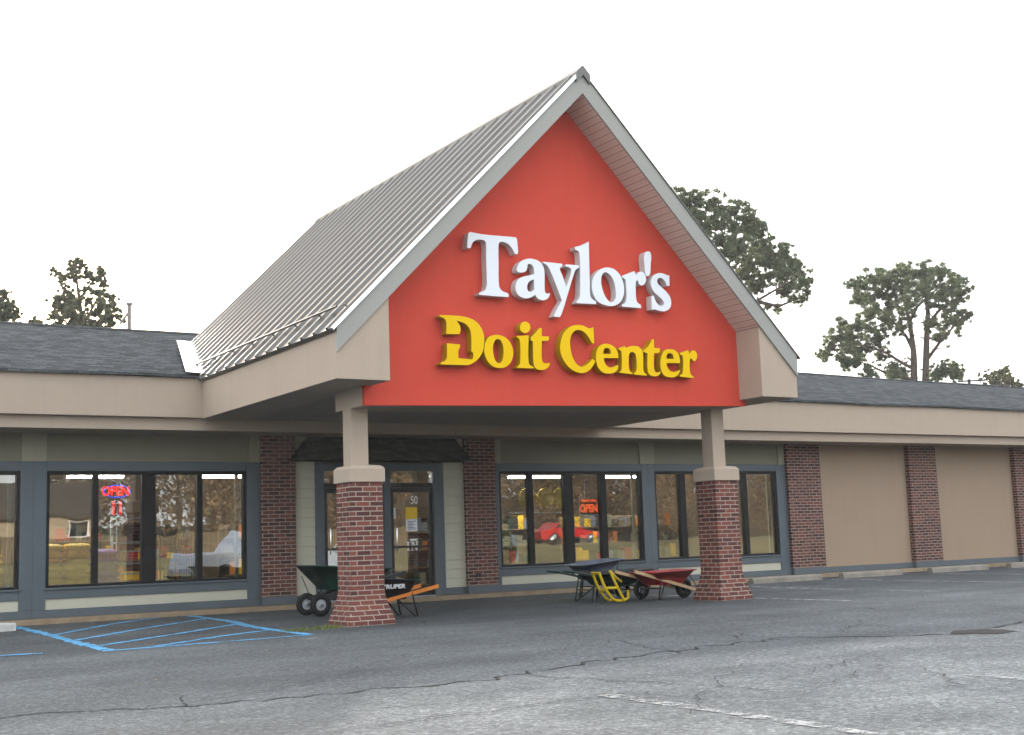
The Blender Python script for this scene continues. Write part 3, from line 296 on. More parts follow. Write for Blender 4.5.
# asphalt shingles
def shingle(name, c):
    t = NT(name); co = t.coord(); x, y, z = t.sep(co)
    uv = t.comb(x, t.math('MULTIPLY', z, 3.4), 0.)
    wob = t.noise(co, 2.5, 3); va = t.node('ShaderNodeVectorMath', operation='ADD'); t.link(uv, va.inputs[0])
    t.link(t.comb(0., t.math('MULTIPLY', t.math('SUBTRACT', wob, .5), .10), 0.), va.inputs[1])
    b = t.node('ShaderNodeTexBrick', Scale=1.0, offset=.37); t.link(va.outputs[0], b.inputs['Vector'])
    b.inputs['Mortar Size'].default_value = .008; b.inputs['Brick Width'].default_value = .21; b.inputs['Row Height'].default_value = .15; b.inputs['Bias'].default_value = 0.
    b.inputs['Color1'].default_value = (0, 0, 0, 1); b.inputs['Color2'].default_value = (1, 1, 1, 1); b.inputs['Mortar'].default_value = (.0, .0, .0, 1)
    per = t.ramp(b.outputs['Color'], [(0., sc4(c, .70)), (.5, c), (1., sc4(c, 1.32))])
    per = t.mix(b.outputs['Fac'], per, sc4(c, .55))
    g = t.noise(co, 42, 4, .85)
    per = t.mix(.7, per, t.ramp(g, [(.25, (.5, .5, .5, 1)), (.75, (1.5, 1.5, 1.5, 1))]), 'MULTIPLY')
    per = t.mix(.5, per, t.ramp(t.noise(co, .9, 6, .65), [(.3, (.72, .72, .72, 1)), (.7, (1.25, 1.25, 1.25, 1))]), 'MULTIPLY')
    t.base(per, 1., spec=.0); t.bump(t.math('ADD', t.math('MULTIPLY', t.math('SUBTRACT', 1., b.outputs['Fac']), .8), t.math('MULTIPLY', g, .5)), .6, .015)
    return t.m
shingle('shingles', (.078, .083, .086, 1))
shingle('shingles_dark', (.075, .078, .068, 1))

# vinyl soffit boards, grooves across the slope
t = NT('soffit_board'); co = t.coord(); x, y, z = t.sep(co)
w = t.math('FRACT', t.math('MULTIPLY', x, 1/.08)); gr = t.math('LESS_THAN', w, .09)
w2 = t.math('FRACT', t.math('MULTIPLY', x, 2/.08)); gr2 = t.math('LESS_THAN', w2, .08)
c0 = t.ramp(t.noise(co, 2, 4), [(.3, (.58, .52, .45, 1)), (.7, (.64, .57, .50, 1))])
t.base(t.mix(t.math('MAXIMUM', gr, t.math('MULTIPLY', gr2, .35)), c0, (.24, .20, .17, 1)), .6)
t.bump(t.math('SUBTRACT', 1., gr), .5, .01)

# asphalt
t = NT('asphalt'); co = t.coord(); x, y, z = t.sep(co)
big = t.noise(co, .16, 5, .6); mid = t.noise(co, .8, 7, .65); agg = t.noise(co, 48, 4, .8); agg2 = t.node('ShaderNodeTexVoronoi', Scale=34.); t.link(co, agg2.inputs['Vector'])
strk = t.noise(t.comb(t.math('MULTIPLY', x, .15), t.math('MULTIPLY', y, 1.1), 0.), .9, 6, .6)
# edge of the newer dark sealed strip next to the store, and of the old coarse surface in front
e1 = t.math('ADD', y, t.math('MULTIPLY', t.math('SUBTRACT', t.noise(co, .35, 6, .6), .5), 4.5))
seal = t.node('ShaderNodeMapRange', interpolation_type='SMOOTHSTEP'); t.link(e1, seal.inputs[0]); seal.inputs[1].default_value = -8.6; seal.inputs[2].default_value = -6.2
xo = t.node('ShaderNodeMapRange', interpolation_type='SMOOTHSTEP'); t.link(x, xo.inputs[0]); xo.inputs[1].default_value = 4.6; xo.inputs[2].default_value = 2.6; xo.inputs[4].default_value = 2.2
e2 = t.math('ADD', t.math('ADD', y, t.math('MULTIPLY_ADD', x, -.02, xo.outputs[0])), t.math('MULTIPLY', t.math('SUBTRACT', t.noise(co, .8, 7, .65), .5), 1.3))
old = t.node('ShaderNodeMapRange', interpolation_type='SMOOTHSTEP'); t.link(e2, old.inputs[0]); old.inputs[1].default_value = -13.2; old.inputs[2].default_value = -13.75
cn = t.ramp(mid, [(.3, (.056, .063, .069, 1)), (.7, (.090, .099, .106, 1))])
cs = t.ramp(mid, [(.3, (.036, .041, .046, 1)), (.7, (.060, .067, .073, 1))])
cold = t.ramp(mid, [(.28, (.078, .085, .089, 1)), (.5, (.122, .130, .133, 1)), (.75, (.190, .198, .198, 1))])
col = t.mix(seal.outputs[0], cn, cs); col = t.mix(old.outputs[0], col, cold)
col = t.mix(.75, col, t.ramp(big, [(.32, (.72, .72, .73, 1)), (.68, (1.28, 1.28, 1.27, 1))]), 'MULTIPLY')
col = t.mix(.8, col, t.ramp(strk, [(.32, (.78, .78, .79, 1)), (.68, (1.24, 1.24, 1.22, 1))]), 'MULTIPLY')
gr2 = t.noise(t.comb(t.math('MULTIPLY', x, 1.6), y, 0.), 13, 7, .9)
col = t.mix(1., col, t.ramp(gr2, [(.36, (.50, .50, .50, 1)), (.5, (1, 1, 1, 1)), (.64, (1.6, 1.6, 1.58, 1))]), 'MULTIPLY')
col = t.mix(1., col, t.ramp(agg, [(.30, (.50, .50, .50, 1)), (.5, (1., 1., 1., 1)), (.70, (1.75, 1.73, 1.7, 1))]), 'MULTIPLY')
cell = t.sep(agg2.outputs['Color'])[0]
col = t.mix(1., col, t.ramp(cell, [(0., (.68, .68, .68, 1)), (.6, (1., 1., 1., 1)), (.88, (1.15, 1.15, 1.14, 1)), (1., (1.5, 1.5, 1.48, 1))]), 'MULTIPLY')
oil = t.ramp(t.noise(co, .45, 6, .6), [(.62, 0.), (.74, 1.)])
col = t.mix(t.math('MULTIPLY', oil, .35), col, (.045, .045, .047, 1))
pale = t.ramp(t.noise(co, .6, 6, .62, ), [(.24, 1.), (.34, 0.)])
col = t.mix(t.math('MULTIPLY', pale, .45), col, (.33, .33, .32, 1))
t.base(col, .88, spec=.35)
t.bump(t.math('ADD', t.math('ADD', agg, t.math('MULTIPLY', mid, .5)), t.math('MULTIPLY', agg2.outputs['Distance'], .8)), .7, .008)
def ragged(name, c, thr, s1=5, s2=60, w2=.45, rough=.85):
    """paint or tar that is worn through to the asphalt below"""
    t = NT(name); co = t.coord(); n = t.noise(co, s1, 7, .75); f = t.noise(co, s2, 3, .7)
    k = t.math('ADD', t.math('MULTIPLY', n, 1-w2), t.math('MULTIPLY', f, w2))
    t.base(t.ramp(n, [(.3, sc4(c, .8)), (.7, sc4(c, 1.1))]), rough, spec=.2)
    tr = t.node('ShaderNodeBsdfTransparent'); mx = t.node('ShaderNodeMixShader')
    t.link(t.ramp(k, [(thr-.03, 0.), (thr+.03, 1.)]), mx.inputs[0]); t.link(tr.outputs[0], mx.inputs[1]); t.link(t.b.outputs[0], mx.inputs[2]); t.link(mx.outputs[0], t.out.inputs[0])
ragged('line_white', (.40, .40, .39, 1), .505)
ragged('line_blue', (.095, .31, .53, 1), .45)
ragged('crack_dark', (.028, .027, .026, 1), .47, 3.5, 30, .5)
ragged('hole_dark', (.030, .028, .026, 1), .40, 9, 40, .5)
paint('patch_dark', (.085, .087, .090, 1), .9, .35, 5, .6, 70)
paint('patch_pale', (.19, .19, .185, 1), .9, .3, 3, .6, 70)
paint('verge', (.19, .165, .075, 1), .95, .35, .5)
paint('road_asphalt', (.07, .07, .072, 1), .9, .2, .6)

def leaf(name, a, b, tint=.25):
    t = NT(name); oi = t.node('ShaderNodeNewGeometry').outputs['Random Per Island']
    n = t.noise(t.coord(), .55, 3)
    col = t.mix(.5, t.ramp(oi, [(0., a), (1., b)]), t.ramp(n, [(.35, a), (.65, b)]))
    t.base(col, .6, spec=.3)
    tl = t.node('ShaderNodeBsdfTranslucent'); t.link(col, tl.inputs[0])
    mx = t.node('ShaderNodeMixShader', Fac=tint); t.link(t.b.outputs[0], mx.inputs[1]); t.link(tl.outputs[0], mx.inputs[2]); t.link(mx.outputs[0], t.out.inputs[0])
leaf('needles', (.080, .118, .068, 1), (.18, .20, .095, 1), .5)
leaf('leaves_green', (.08, .105, .055, 1), (.17, .18, .095, 1), .5)
leaf('leaves_olive', (.08, .09, .035, 1), (.17, .165, .07, 1))
leaf('leaves_brown', (.07, .048, .026, 1), (.40, .28, .16, 1))
leaf('grass_blades', (.06, .085, .02, 1), (.15, .18, .05, 1))
M = MATS

# ---------------------------------------------------------------- setting: ground
b = MB(); N = 14
rows = (-400, -5.2, -1.4, 400)
b.add([(x, y, gz(y)) for y in rows for x in (-300, 400)], [(2*i, 2*i+1, 2*i+3, 2*i+2) for i in range(3)])
tag(b.build('parking_lot', M['asphalt']), kind='structure')
b = MB(); b.prism_x([(-.95, .0), (-.94, .100), (-.93, .1068), (-.3, .1068), (-.3, 0)], -12, 48)
tag(b.build('sidewalk', M['concrete_tan']), kind='structure')
b = MB(); b.add([(-150, -31, .01), (250, -31, .01), (250, -39, .88), (-150, -39, .88), (-150, -39.05, .2), (250, -39.05, .2)], [(0, 1, 2, 3), (3, 2, 5, 4)])
b.add([(-150, -50, .90), (250, -50, .90), (250, -300, 1.0), (-150, -300, 1.0)], [(0, 1, 2, 3)])
tag(b.build('grass_verge', M['verge'], fix=False), kind='structure')
b = MB(); b.add([(-150, -50, .885), (250, -50, .885), (250, -39, .885), (-150, -39, .885)], [(0, 1, 2, 3)])
tag(b.build('road', M['road_asphalt'], fix=False), kind='structure')

def ribbon(pts, w, z=.004, jit=0., seg=.12, rnd=RND):
    """a flat ragged strip along a polyline"""
    out = []; P = [Vector((p[0], p[1], 0)) for p in pts]
    for i in range(len(P)-1):
        L = (P[i+1]-P[i]).length; n = max(1, int(L/seg))
        for k in range(n): out.append(P[i].lerp(P[i+1], k/n))
    out.append(P[-1]); L = []; Rr = []
    for i, p in enumerate(out):
        tg = (out[min(i+4, len(out)-1)]-out[max(0, i-4)]).normalized(); nr = Vector((-tg.y, tg.x, 0))
        c = p+nr*(rnd.uniform(-1, 1)*jit); ww = w*(.5+rnd.uniform(-.18, .18)) if jit == 0 else w*rnd.uniform(.22, .6)
        L.append(c+nr*ww); Rr.append(c-nr*ww)
    n = len(out); vs = [(p.x, p.y, z+gz(p.y)) for p in L+Rr]
    return vs, [(i, i+1, n+i+1, n+i) for i in range(n-1)]
def lines(name, segs, mat, z, jit=0.):
    b = MB()
    for k, (pts, w) in enumerate(segs):
        vs, fs = ribbon(pts, w, z+.0006*k, jit); b.add(vs, fs)
    return tag(b.build(name, M[mat], fix=False), kind='structure')
lines('blue_parking_lines', [
    ([(4.16, -.75), (4.12, -3.7), (4.05, -5.1), (3.95, -7.4)], .15), ([(6.95, -.55), (6.86, -3.2), (6.63, -4.6), (6.47, -7.15)], .13),
    ([(3.95, -7.36), (5.1, -7.28), (6.45, -7.15)], .13), ([(4.15, -3.75), (5.4, -2.0), (6.55, -.85)], .11), ([(4.1, -5.1), (5.5, -3.5), (6.88, -2.1)], .11),
    ([(4.02, -6.5), (5.4, -5.2), (6.66, -4.0)], .11), ([(4.5, -7.25), (5.6, -6.3), (6.5, -5.7)], .11), ([(2.3, -6.85), (3.3, -7.05)], .14), ([(2.2, -6.3), (2.9, -7.0)], .1)], 'line_blue', .002)
lines('white_parking_lines', [
    ([(14.83, -2.0), (14.88, -8.2)], .11), ([(17.85, -2.2), (17.68, -5.6)], .11), ([(17.62, -6.3), (17.6, -7.6)], .10), ([(20.95, -1.9), (20.8, -7.0)], .11),
    ([(24.0, -2.2), (23.9, -6.5)], .11), ([(26.9, -2.2), (26.9, -6.5)], .11), ([(5.27, -15.0), (5.25, -16.0), (5.20, -17.5)], .12), ([(7.75, -16.0), (7.7, -18.6)], .12)], 'line_white', .002)
def wander(a, c, n, amp, seed):
    r = random.Random(seed); out = []
    for i in range(n+1):
        f = i/n; out.append((a[0]+(c[0]-a[0])*f+r.uniform(-1, 1)*amp*.4, a[1]+(c[1]-a[1])*f+r.uniform(-1, 1)*amp))
    return out
ck = []
ck.append(([(1.6, -12.95)]+wander((2.1, -12.9), (3.2, -13.4), 8, .06, 1)+wander((3.3, -13.35), (5.3, -13.5), 14, .09, 2)+wander((5.4, -13.4), (7.1, -12.8), 12, .10, 3), .055))
ck.append((wander((7.1, -12.8), (9.2, -12.5), 14, .12, 4), .055))
ck.append((wander((9.2, -12.45), (10.6, -13.6), 10, .12, 5), .06))
ck.append((wander((2.9, -13.3), (3.1, -12.6), 6, .05, 6), .022))
ck.append((wander((7.6, -12.9), (8.2, -11.2), 9, .12, 7), .022))
ck.append((wander((8.6, -12.5), (9.6, -11.6), 9, .10, 8), .022))
ck.append((wander((5.6, -13.4), (6.2, -15.6), 12, .10, 9), .022))
ck.append((wander((9.5, -15.6), (6.6, -18.6), 16, .12, 10), .08))
ck.append((wander((11.3, -13.4), (16.5, -12.2), 20, .16, 11), .06))
ck.append((wander((-3, -10.6), (3.2, -10.0), 18, .12, 12), .022))
ck.append((wander((9.0, -10.2), (15.5, -9.6), 20, .12, 13), .020))
ck.append((wander((13.0, -11.6), (13.6, -9.0), 10, .1, 14), .020))
rc_ = random.Random(91)
for k in range(26):
    x, y = rc_.uniform(1, 16), rc_.uniform(-16.5, -9.5); a = rc_.gauss(.15, .4); L = rc_.uniform(.8, 3.2)
    ck.append((wander((x, y), (x+math.cos(a)*L, y+math.sin(a)*L), int(L*5)+2, .09, 300+k), rc_.uniform(.010, .018)))
lines('asphalt_cracks', ck, 'crack_dark', .003, .012)
def blob(cx, cy, rx, ry, seed, n=28, z=.004):
    r = random.Random(seed); vs = []
    for i in range(n):
        a = 2*PI*i/n; k = 1+.28*(noise.noise(Vector((math.cos(a)*1.7+seed, math.sin(a)*1.7, seed*.7))))+r.uniform(-.10, .10)
        vs.append((cx+rx*k*math.cos(a), cy+ry*k*math.sin(a), z))
    return vs, [list(range(n))]
b = MB(); b.add(*blob(11.0, -13.62, .36, .27, 60, z=.004))
tag(b.build('pothole', M['hole_dark'], fix=False), kind='structure')

# leaves and grit blown along the kerb
b = MB(); r = random.Random(8)
for i in range(520):
    if i < 400: x = r.uniform(-3, 30); y = -.98-abs(r.gauss(0, .16))
    elif i < 460: x = r.gauss(7.8, .5); y = r.choice((-6.35, -5.3))+r.gauss(0, .12)
    else: x = r.uniform(2, 16); y = r.uniform(-12, -2)
    a = r.uniform(0, 2*PI); l = r.uniform(.012, .035); dx, dy = math.cos(a)*l, math.sin(a)*l; z = .008+r.uniform(0, .012)
    g0 = gz(y); z += g0
    b.add([(x-dx, y-dy, g0+.006), (x+dy*.5, y-dx*.5, z), (x+dx, y+dy, g0+.006+r.uniform(0, .012)), (x-dy*.5, y+dx*.5, z)], [(0, 1, 2, 3)])
tag(b.build('fallen_leaves', M['leaves_brown'], fix=False), 'dry brown leaves scattered on the asphalt along the kerb', 'leaves', kind='stuff')

# grass tuft against the left column
b = MB(); r = random.Random(5)
for i in range(420):
    x = r.uniform(6.5, 7.36); y = r.gauss(-6.1-.25*(7.36-x), .12); h = r.uniform(.02, .07); a = r.uniform(0, PI); l = r.uniform(-.04, .04)
    dx, dy = .006*math.cos(a), .006*math.sin(a)
    b.add([(x-dx, y-dy, 0), (x+dx, y+dy, 0), (x+l, y+l*.6, h)], [(0, 1, 2)])
tag(b.build('grass', M['grass_blades'], fix=False), 'small green weeds growing from the asphalt beside the left brick column', 'weeds', kind='stuff')

# ---------------------------------------------------------------- the store
BLD = thing('store_building', (15, 2, 0), 'long beige brick and stucco hardware store with red gabled entrance canopy', 'store')
XL, XR = -9.0, 46.0
# openings
ON_FRONT = True
WINS = [(.93, 4.42, [(.98, 1.72), (1.82, 2.55), (2.78, 3.50), (3.62, 4.36)], 0), (4.84, 8.325, [(4.90, 5.603), (5.697, 6.432), (6.675, 7.412), (7.512, 8.265)], 1),
        (13.68, 17.335, [(13.74, 14.395), (14.517, 15.289), (15.518, 16.234), (16.384, 17.25)], 2), (17.69, 21.32, [(17.75, 18.414), (18.574, 19.33), (19.54, 20.289), (20.411, 21.24)], 3)]
Z0, Z1 = .565, 2.50        # window opening
SOF = 3.148
g = MB()
GY0, GY1 = -.012, .14
def bay(x0, x1, wx0, wx1):
    g.box(x0, wx0, GY0, GY1, .215, 2.66); g.box(wx1, x1, GY0, GY1, .215, 2.66)             # posts
    g.box(wx0, wx1, GY0, GY1, Z1, 2.66); g.box(wx0, wx1, GY0, GY1, .385, Z0)               # header, sill board
    g.box(x0, x1, GY0-.02, GY1, .08, .215)                                                 # base
    MB().box(wx0, wx1, .012, GY1, .2152, .3848).build('sill_panel', M['cream_paint'], BLD)      # cream strip under the sill
    cp = MB().box(x0, x1, .03, GY1, 2.662, SOF+.01).build('header_panel', M['cream_shaded'], BLD)
    for tx0, tx1 in ((x0+.001, x0+.2), (x1-.2, x1-.001)): MB().box(tx0, tx1, -.005, .029, 2.662, SOF+.01).build('trim_board', M['cream_trim_shaded'], cp)
    g.box(wx0-.03, wx1+.03, GY0-.03, GY0-.001, .535, Z0-.001)                                   # projecting sill
bay(-2.9, .62, -2.75, .48); bay(.62, 4.63, .93, 4.42); bay(4.63, 8.577, 4.84, 8.325); bay(13.547, 17.515, 13.68, 17.335); bay(17.515, 21.616, 17.69, 21.32)
g.box(9.229, 9.645, -.03, .14, .08, .22); g.box(12.38, 12.845, -.03, .14, .08, .22)
g.box(9.645, 9.826, -.035, .16, .08, 2.66); g.box(12.147, 12.38, -.035, .16, .08, 2.66); g.box(9.826, 12.147, -.035, .16, 2.50, 2.66); g.box(11.068, 11.209, -.035, .16, .08, 2.50)
g.build('storefront_frame', M['grey_paint'], BLD, .006)
MB().box(9.64, 12.39, .05, .14, 2.662, SOF+.01).build('header_panel', M['cream_shaded'], BLD)
for x0, x1 in ((9.229, 9.645), (12.38, 12.845)):       # lap siding beside the doors
    s = MB(); z = .222
    while z < 3.12:
        z1 = min(z+.176, 3.145); s.prism_x([(-.022, z), (-.006, z1), (.1, z1), (.1, z)], x0+.001, x1-.001); z += .178
    s.build('lap_siding', M['cream_paint'], BLD)
# brick pilasters
PIL = [(8.577, 9.229), (12.845, 13.547), (21.616, 22.675), (25.806, 26.832), (29.99, 31.02), (34.18, 35.2), (38.4, 39.4), (-3.7, -2.9), (-8.0, -7.2)]
for x0, x1 in PIL:
    p = MB().box(x0, x1, -.10, .14, .23, SOF+.01).build('brick_pilaster', M['brick_wall'], BLD)
    MB().box(x0-.004, x1+.004, -.112, .14, .081, .229).build('pilaster_base', M['grey_paint'], p, .004)
pn = MB()
for x0, x1 in ((22.675, 25.806), (26.832, 29.99), (31.02, 34.18), (35.2, 38.4), (39.4, 47.8), (-7.2, -3.7), (-9.4, -8.0)):
    w = MB().box(x0+.001, x1-.001, .03, .14, .22, SOF+.01).build('wall_panel', M['stucco_panel'], BLD)
    MB().box(x0+.001, x1-.001, -.01, .14, .081, .219).build('panel_base', M['grey_paint'], w, .004)
# shell behind: side and rear walls
ON_FRONT = False
sh = MB(); sh.box(XL, XR, 14.0, 14.2, 0, 3.9).box(XL, XL+.2, .15, 13.99, 0, 3.9).box(XR-.2, XR, .15, 13.99, 0, 3.9)
sh.build('outer_wall', M['stucco_beige'], BLD)
# fascias
MB().box(XL-.5, XR+.5, -1.59, -1.10, 3.279, 3.94).build('fascia', M['stucco_beige'], BLD, .006)
MB().box(XL-.4, XR+.4, -1.47, .0, 3.078, 3.2785).build('lower_fascia', M['stucco_beige'], BLD, .006)
# main roof, sagging a little toward the right
def rz(x): return 5.90-.0065*(x-4)
rf = MB()
xs = [XL-.6+(XR-XL+1.2)*i/40 for i in range(41)]
prof = lambda x: [(-1.66, 3.935+.012*math.sin(x*1.3)), (2.0, 3.95+(rz(x)-3.95)*.497+.012*math.sin(x*.9)), (5.6, rz(x)+.012*math.sin(x*.7+1)), (14.3, 3.95)]
vs = []; fs = []
for x in xs:
    for y, z in prof(x): vs.append((x, y, z+.045))
    for y, z in prof(x): vs.append((x, y, z))
for i in range(40):
    a, c = i*8, (i+1)*8
    for k in range(3): fs.append((a+k, c+k, c+k+1, a+k+1)); fs.append((a+4+k, a+5+k, c+5+k, c+4+k))
    fs.append((a, a+4, c+4, c)); fs.append((a+3, c+3, c+7, a+7))
fs += [(0, 1, 2, 3, 7, 6, 5, 4), tuple(320+i for i in (0, 4, 5, 6, 7, 3, 2, 1))]
rf.add(vs, fs).build('shingle_roof', M['shingles'], BLD)
rd = MB()
for i in range(40):
    rd.tube([(xs[i], 5.6, rz(xs[i])+.05+.012*math.sin(xs[i]*.7+1)), (xs[i+1], 5.6, rz(xs[i+1])+.05+.012*math.sin(xs[i+1]*.7+1))], .05, 6)
rd.build('ridge_cap', M['shingles'], BLD)

# windows
ON_FRONT = True
for wx0, wx1, panes, wi in WINS + [(-2.75, .48, [(-2.69, -2.0), (-1.9, -1.18), (-1.02, -.34), (-.22, .42)], 4)]:
    f = MB(); fy0, fy1 = .012, .125; w = .055
    f.box(wx0, wx0+w, fy0, fy1, Z0, Z1); f.box(wx1-w, wx1, fy0, fy1, Z0, Z1)
    f.box(wx0+w, wx1-w, fy0, fy1, Z1-.06, Z1); f.box(wx0+w, wx1-w, fy0, fy1, Z0, Z0+.045)
    for (a0, a1), (b0, b1) in zip(panes, panes[1:]): f.box(a1, b0, fy0+.004, fy1-.004, Z0+.045, Z1-.06)
    fr = f.build('window', M['bronze_frame'], BLD, .004)
    for a0, a1 in panes: MB().box(a0-.01 if a0 > wx0+w else wx0+w-.01, a1+.01, .082, .090, Z0+.03, Z1-.045).build('glass_pane', M['window_glass'], fr)
    MB().box(wx1-.16, wx1-.10, .16, .20, Z0, Z1).build('blind_edge', M['cream_paint'], fr)
# entrance doors
def leaf_door(x0, x1, word, wx):
    d = MB(); y0, y1 = .02, .085
    d.box(x0, x0+.075, y0, y1, .10, 2.18); d.box(x1-.075, x1, y0, y1, .10, 2.18); d.box(x0+.075, x1-.075, y0, y1, 2.09, 2.18); d.box(x0+.075, x1-.075, y0, y1, .10, .30)
    d.box(x0, x1, y0-.01, y1+.02, 2.185, 2.27)
    o = d.build('door', M['black_door'], BLD, .004)
    MB().box(x0+.07, x1-.07, .05, .056, .29, 2.10).build('glass_pane', M['window_glass'], o)
    MB().box(x0+.02, x1-.02, .05, .056, 2.275, 2.495).build('transom_pane', M['window_glass'], o)
    MB().tube([(x0+.10, -.03, .95), (x0+.10, -.05, 1.0), (x0+.10, -.05, 1.38), (x0+.10, -.03, 1.43)], .013).build('handle', M['chrome'], o)
    MB().box(x0+.075, x1-.075, .0, .02, 1.02, 1.06).build('push_bar', M['bronze_frame'], o)
    return o
dout = leaf_door(9.835, 11.06, 'OUT', 0)
din = leaf_door(11.218, 12.14, 'IN', 0)
MB().box(9.826, 12.147, -.03, .16, .081, .099).build('threshold', M['steel_grey'], BLD)
def serif(b, x, z, s, kind, y):
    W = .012
    def bx(x0, x1, z0, z1): b.box(x+x0*s, x+x1*s, y, y+.004, z+z0*s, z+z1*s)
    if kind == 'I': bx(.12, .32, .07, .93); bx(0, .44, 0, .07); bx(0, .44, .93, 1)
    if kind == 'N':
        bx(.10, .20, .07, .93); bx(.72, .82, .07, 1); bx(0, .30, 0, .07); bx(0, .22, .93, 1); bx(.58, .92, .93, 1)
        b.prism_y([(x+.20*s, z+.98*s), (x+.36*s, z+.98*s), (x+.82*s, z+0), (x+.66*s, z+0)], y-.001, y+.003)
    if kind == 'U':
        bx(.10, .30, .22, .93); bx(.62, .72, .22, .93); bx(0, .40, .93, 1); bx(.50, .84, .93, 1); bx(.16, .66, 0, .12); bx(.12, .32, .08, .22); bx(.56, .72, .08, .22)
    if kind == 'T': bx(.28, .50, .07, .9); bx(.16, .62, 0, .07); bx(0, .78, .9, 1); bx(0, .07, .7, .9); bx(.71, .78, .7, .9)
    if kind == 'O':
        vs = []; n = 24
        for i in range(n):
            a = 2*PI*i/n; vs.append((x+(.42+.42*math.cos(a))*s, y, z+(.5+.52*math.sin(a))*s))
        for i in range(n):
            a = 2*PI*i/n; vs.append((x+(.42+.24*math.cos(a))*s, y, z+(.5+.44*math.sin(a))*s))
        b.add(vs, [(i, (i+1) % n, n+(i+1) % n, n+i) for i in range(n)])
w = MB(); serif(w, 11.565, .965, .17, 'I', .044); serif(w, 11.665, .965, .17, 'N', .044); w.build('lettering', M['paper_white'], din)
w = MB(); serif(w, 10.04, .965, .17, 'O', .044); serif(w, 10.21, .965, .17, 'U', .044); serif(w, 10.375, .965, .17, 'T', .044); w.build('lettering', M['paper_white'], dout)
text_mesh('50', .22, .002, 'house_number', M['paper_white'], din, (11.755, .045, 1.93), .75)
MB().box(11.56, 11.815, .040, .046, 1.575, 1.80).build('notice', M['paper_yellow'], din)
n2 = MB().box(11.565, 11.81, .040, .046, 1.335, 1.568).build('notice', M['paper_white'], din)
pr = MB()
for k in range(6): pr.box(11.60, 11.60+RND.uniform(.10, .18), .0375, .0395, 1.37+k*.03, 1.385+k*.03)
pr.build('printing', M['tray_slate'], n2)
MB().box(11.30, 11.345, .040, .046, 1.58, 1.80).build('notice', M['paper_white'], din)
MB().box(11.65, 11.80, .040, .046, 1.15, 1.19).build('notice', M['paper_white'], din)
for z in (1.52, 1.33): MB().box(10.30, 10.52, .040, .046, z, z+.17).build('notice', M['paper_yellow' if z > 1.4 else 'paper_white'], dout)
# shingled awning over the doors, under the soffit
aw = MB()
bot = [(9.10, -.42, 2.675), (12.84, -.42, 2.675), (12.84, .03, 2.675), (9.10, .03, 2.675)]
top = [(9.50, -.075, 3.15), (12.63, -.075, 3.15), (12.63, .03, 3.15), (9.50, .03, 3.15)]
aw.hexa(bot, top).build('awning', M['shingles_dark'], BLD)
MB().box(13.02, 13.13, -.115, -.101, .40, .47).build('wall_outlet', M['dark_metal'], BLD)

# interior shell of the shop
ins = MB(); ins.box(.3, 21.9, 8.6, 8.75, .09, 2.85).box(.15, .29, .2, 8.59, .09, 2.85).box(21.91, 22.05, .2, 8.59, .09, 2.85)
ins.build('interior_wall', M['interior_wall'], BLD)
MB().box(.15, 22.05, .16, 8.75, .05, .088).build('interior_floor', M['interior_floor'], BLD)
MB().box(.15, 22.05, .16, 8.75, 2.86, 2.95).build('interior_ceiling', M['interior_ceiling'], BLD)
def lamp(x0, x1, y, z, lab, g='fluorescent ceiling lights inside the store'):
    t = thing('ceiling_light', ((x0+x1)/2, y, z), lab, 'ceiling light', g)
    MB().box(x0-.03, x1+.03, y-.10, y+.10, z+.045, z+.09).build('fixture', M['letter_white_side'], t)
    MB().box(x0, x1, y-.07, y+.07, z, z+.044).build('tube', M['tube_light'], t)
    for x in (x0+.1, x1-.1): MB().box(x-.006, x+.006, y-.006, y+.006, z+.09, 2.86).build('hanger', M['dark_metal'], t)
lamp(6.2, 7.3, 4.4, 2.645, 'white fluorescent ceiling light above the neon open sign')
lamp(8.9, 10.1, 4.4, 2.645, 'white fluorescent ceiling light behind the window beside the parked hand truck')
lamp(16.2, 17.6, 3.6, 2.57, 'white fluorescent ceiling light at the brick edge of the window with yellow discs')
lamp(19.0, 20.2, 3.6, 2.57, 'white fluorescent ceiling light above the orange open sign')
for x, lab in ((2.6, 'added unseen light over the bags in the leftmost window'), (5.6, 'added unseen light right over the yellow bag stacks'), (14.8, 'added unseen light right over the yellow discs'), (18.8, 'added unseen light over the rightmost shop window'), (10.9, 'added unseen light just inside the entrance doors')):
    lamp(x-.7, x+.7, 1.4, 2.76, lab)  # extra lights added out of view behind the header to brighten the goods

ON_FRONT = False
# ---------------------------------------------------------------- canopy (part of the building)
XA, XZ, XM = 6.964, 15.262, 11.113
YF, YW, YB = -6.968, -6.416, 2.86
ZE, ZP, ZB = 3.97, 8.168, 3.262
SL = (ZP-ZE)/(XM-XA); TH = .35
BX0, BX1, BD = 7.62, 14.60, .95
zbl, zbr = 2.985, 3.165
# red gable wall
inner = lambda x: ZP-TH-.004-SL*abs(x-XM)
gw = MB(); gw.prism_y([(BX0, zbl), (BX1, zbr), (BX1, inner(BX1)), (XM, inner(XM)), (BX0, inner(BX0))], YW, YW+.06)
gw.build('gable_wall', M['stucco_red'], BLD)
bm_ = MB(); bm_.prism_y([(BX0+.001, zbl+.003), (BX1-.001, zbr+.003), (BX1-.001, 3.9), (BX0+.001, 3.9)], YW+.0605, YW+BD)
bm_.build('canopy_beam', M['stucco_beige'], BLD)
MB().prism_y([(XA+.35, ZB+.03), (XZ-.35, ZB+.03), (XM, ZP-.5)], YB-.12, YB-.05).build('rear_gable_wall', M['stucco_beige'], BLD)
MB().box(XA+.77, XZ-.77, YW+BD+.002, -1.593, ZB+.004, ZB+.05).build('canopy_ceiling', M['soffit_paint'], BLD)
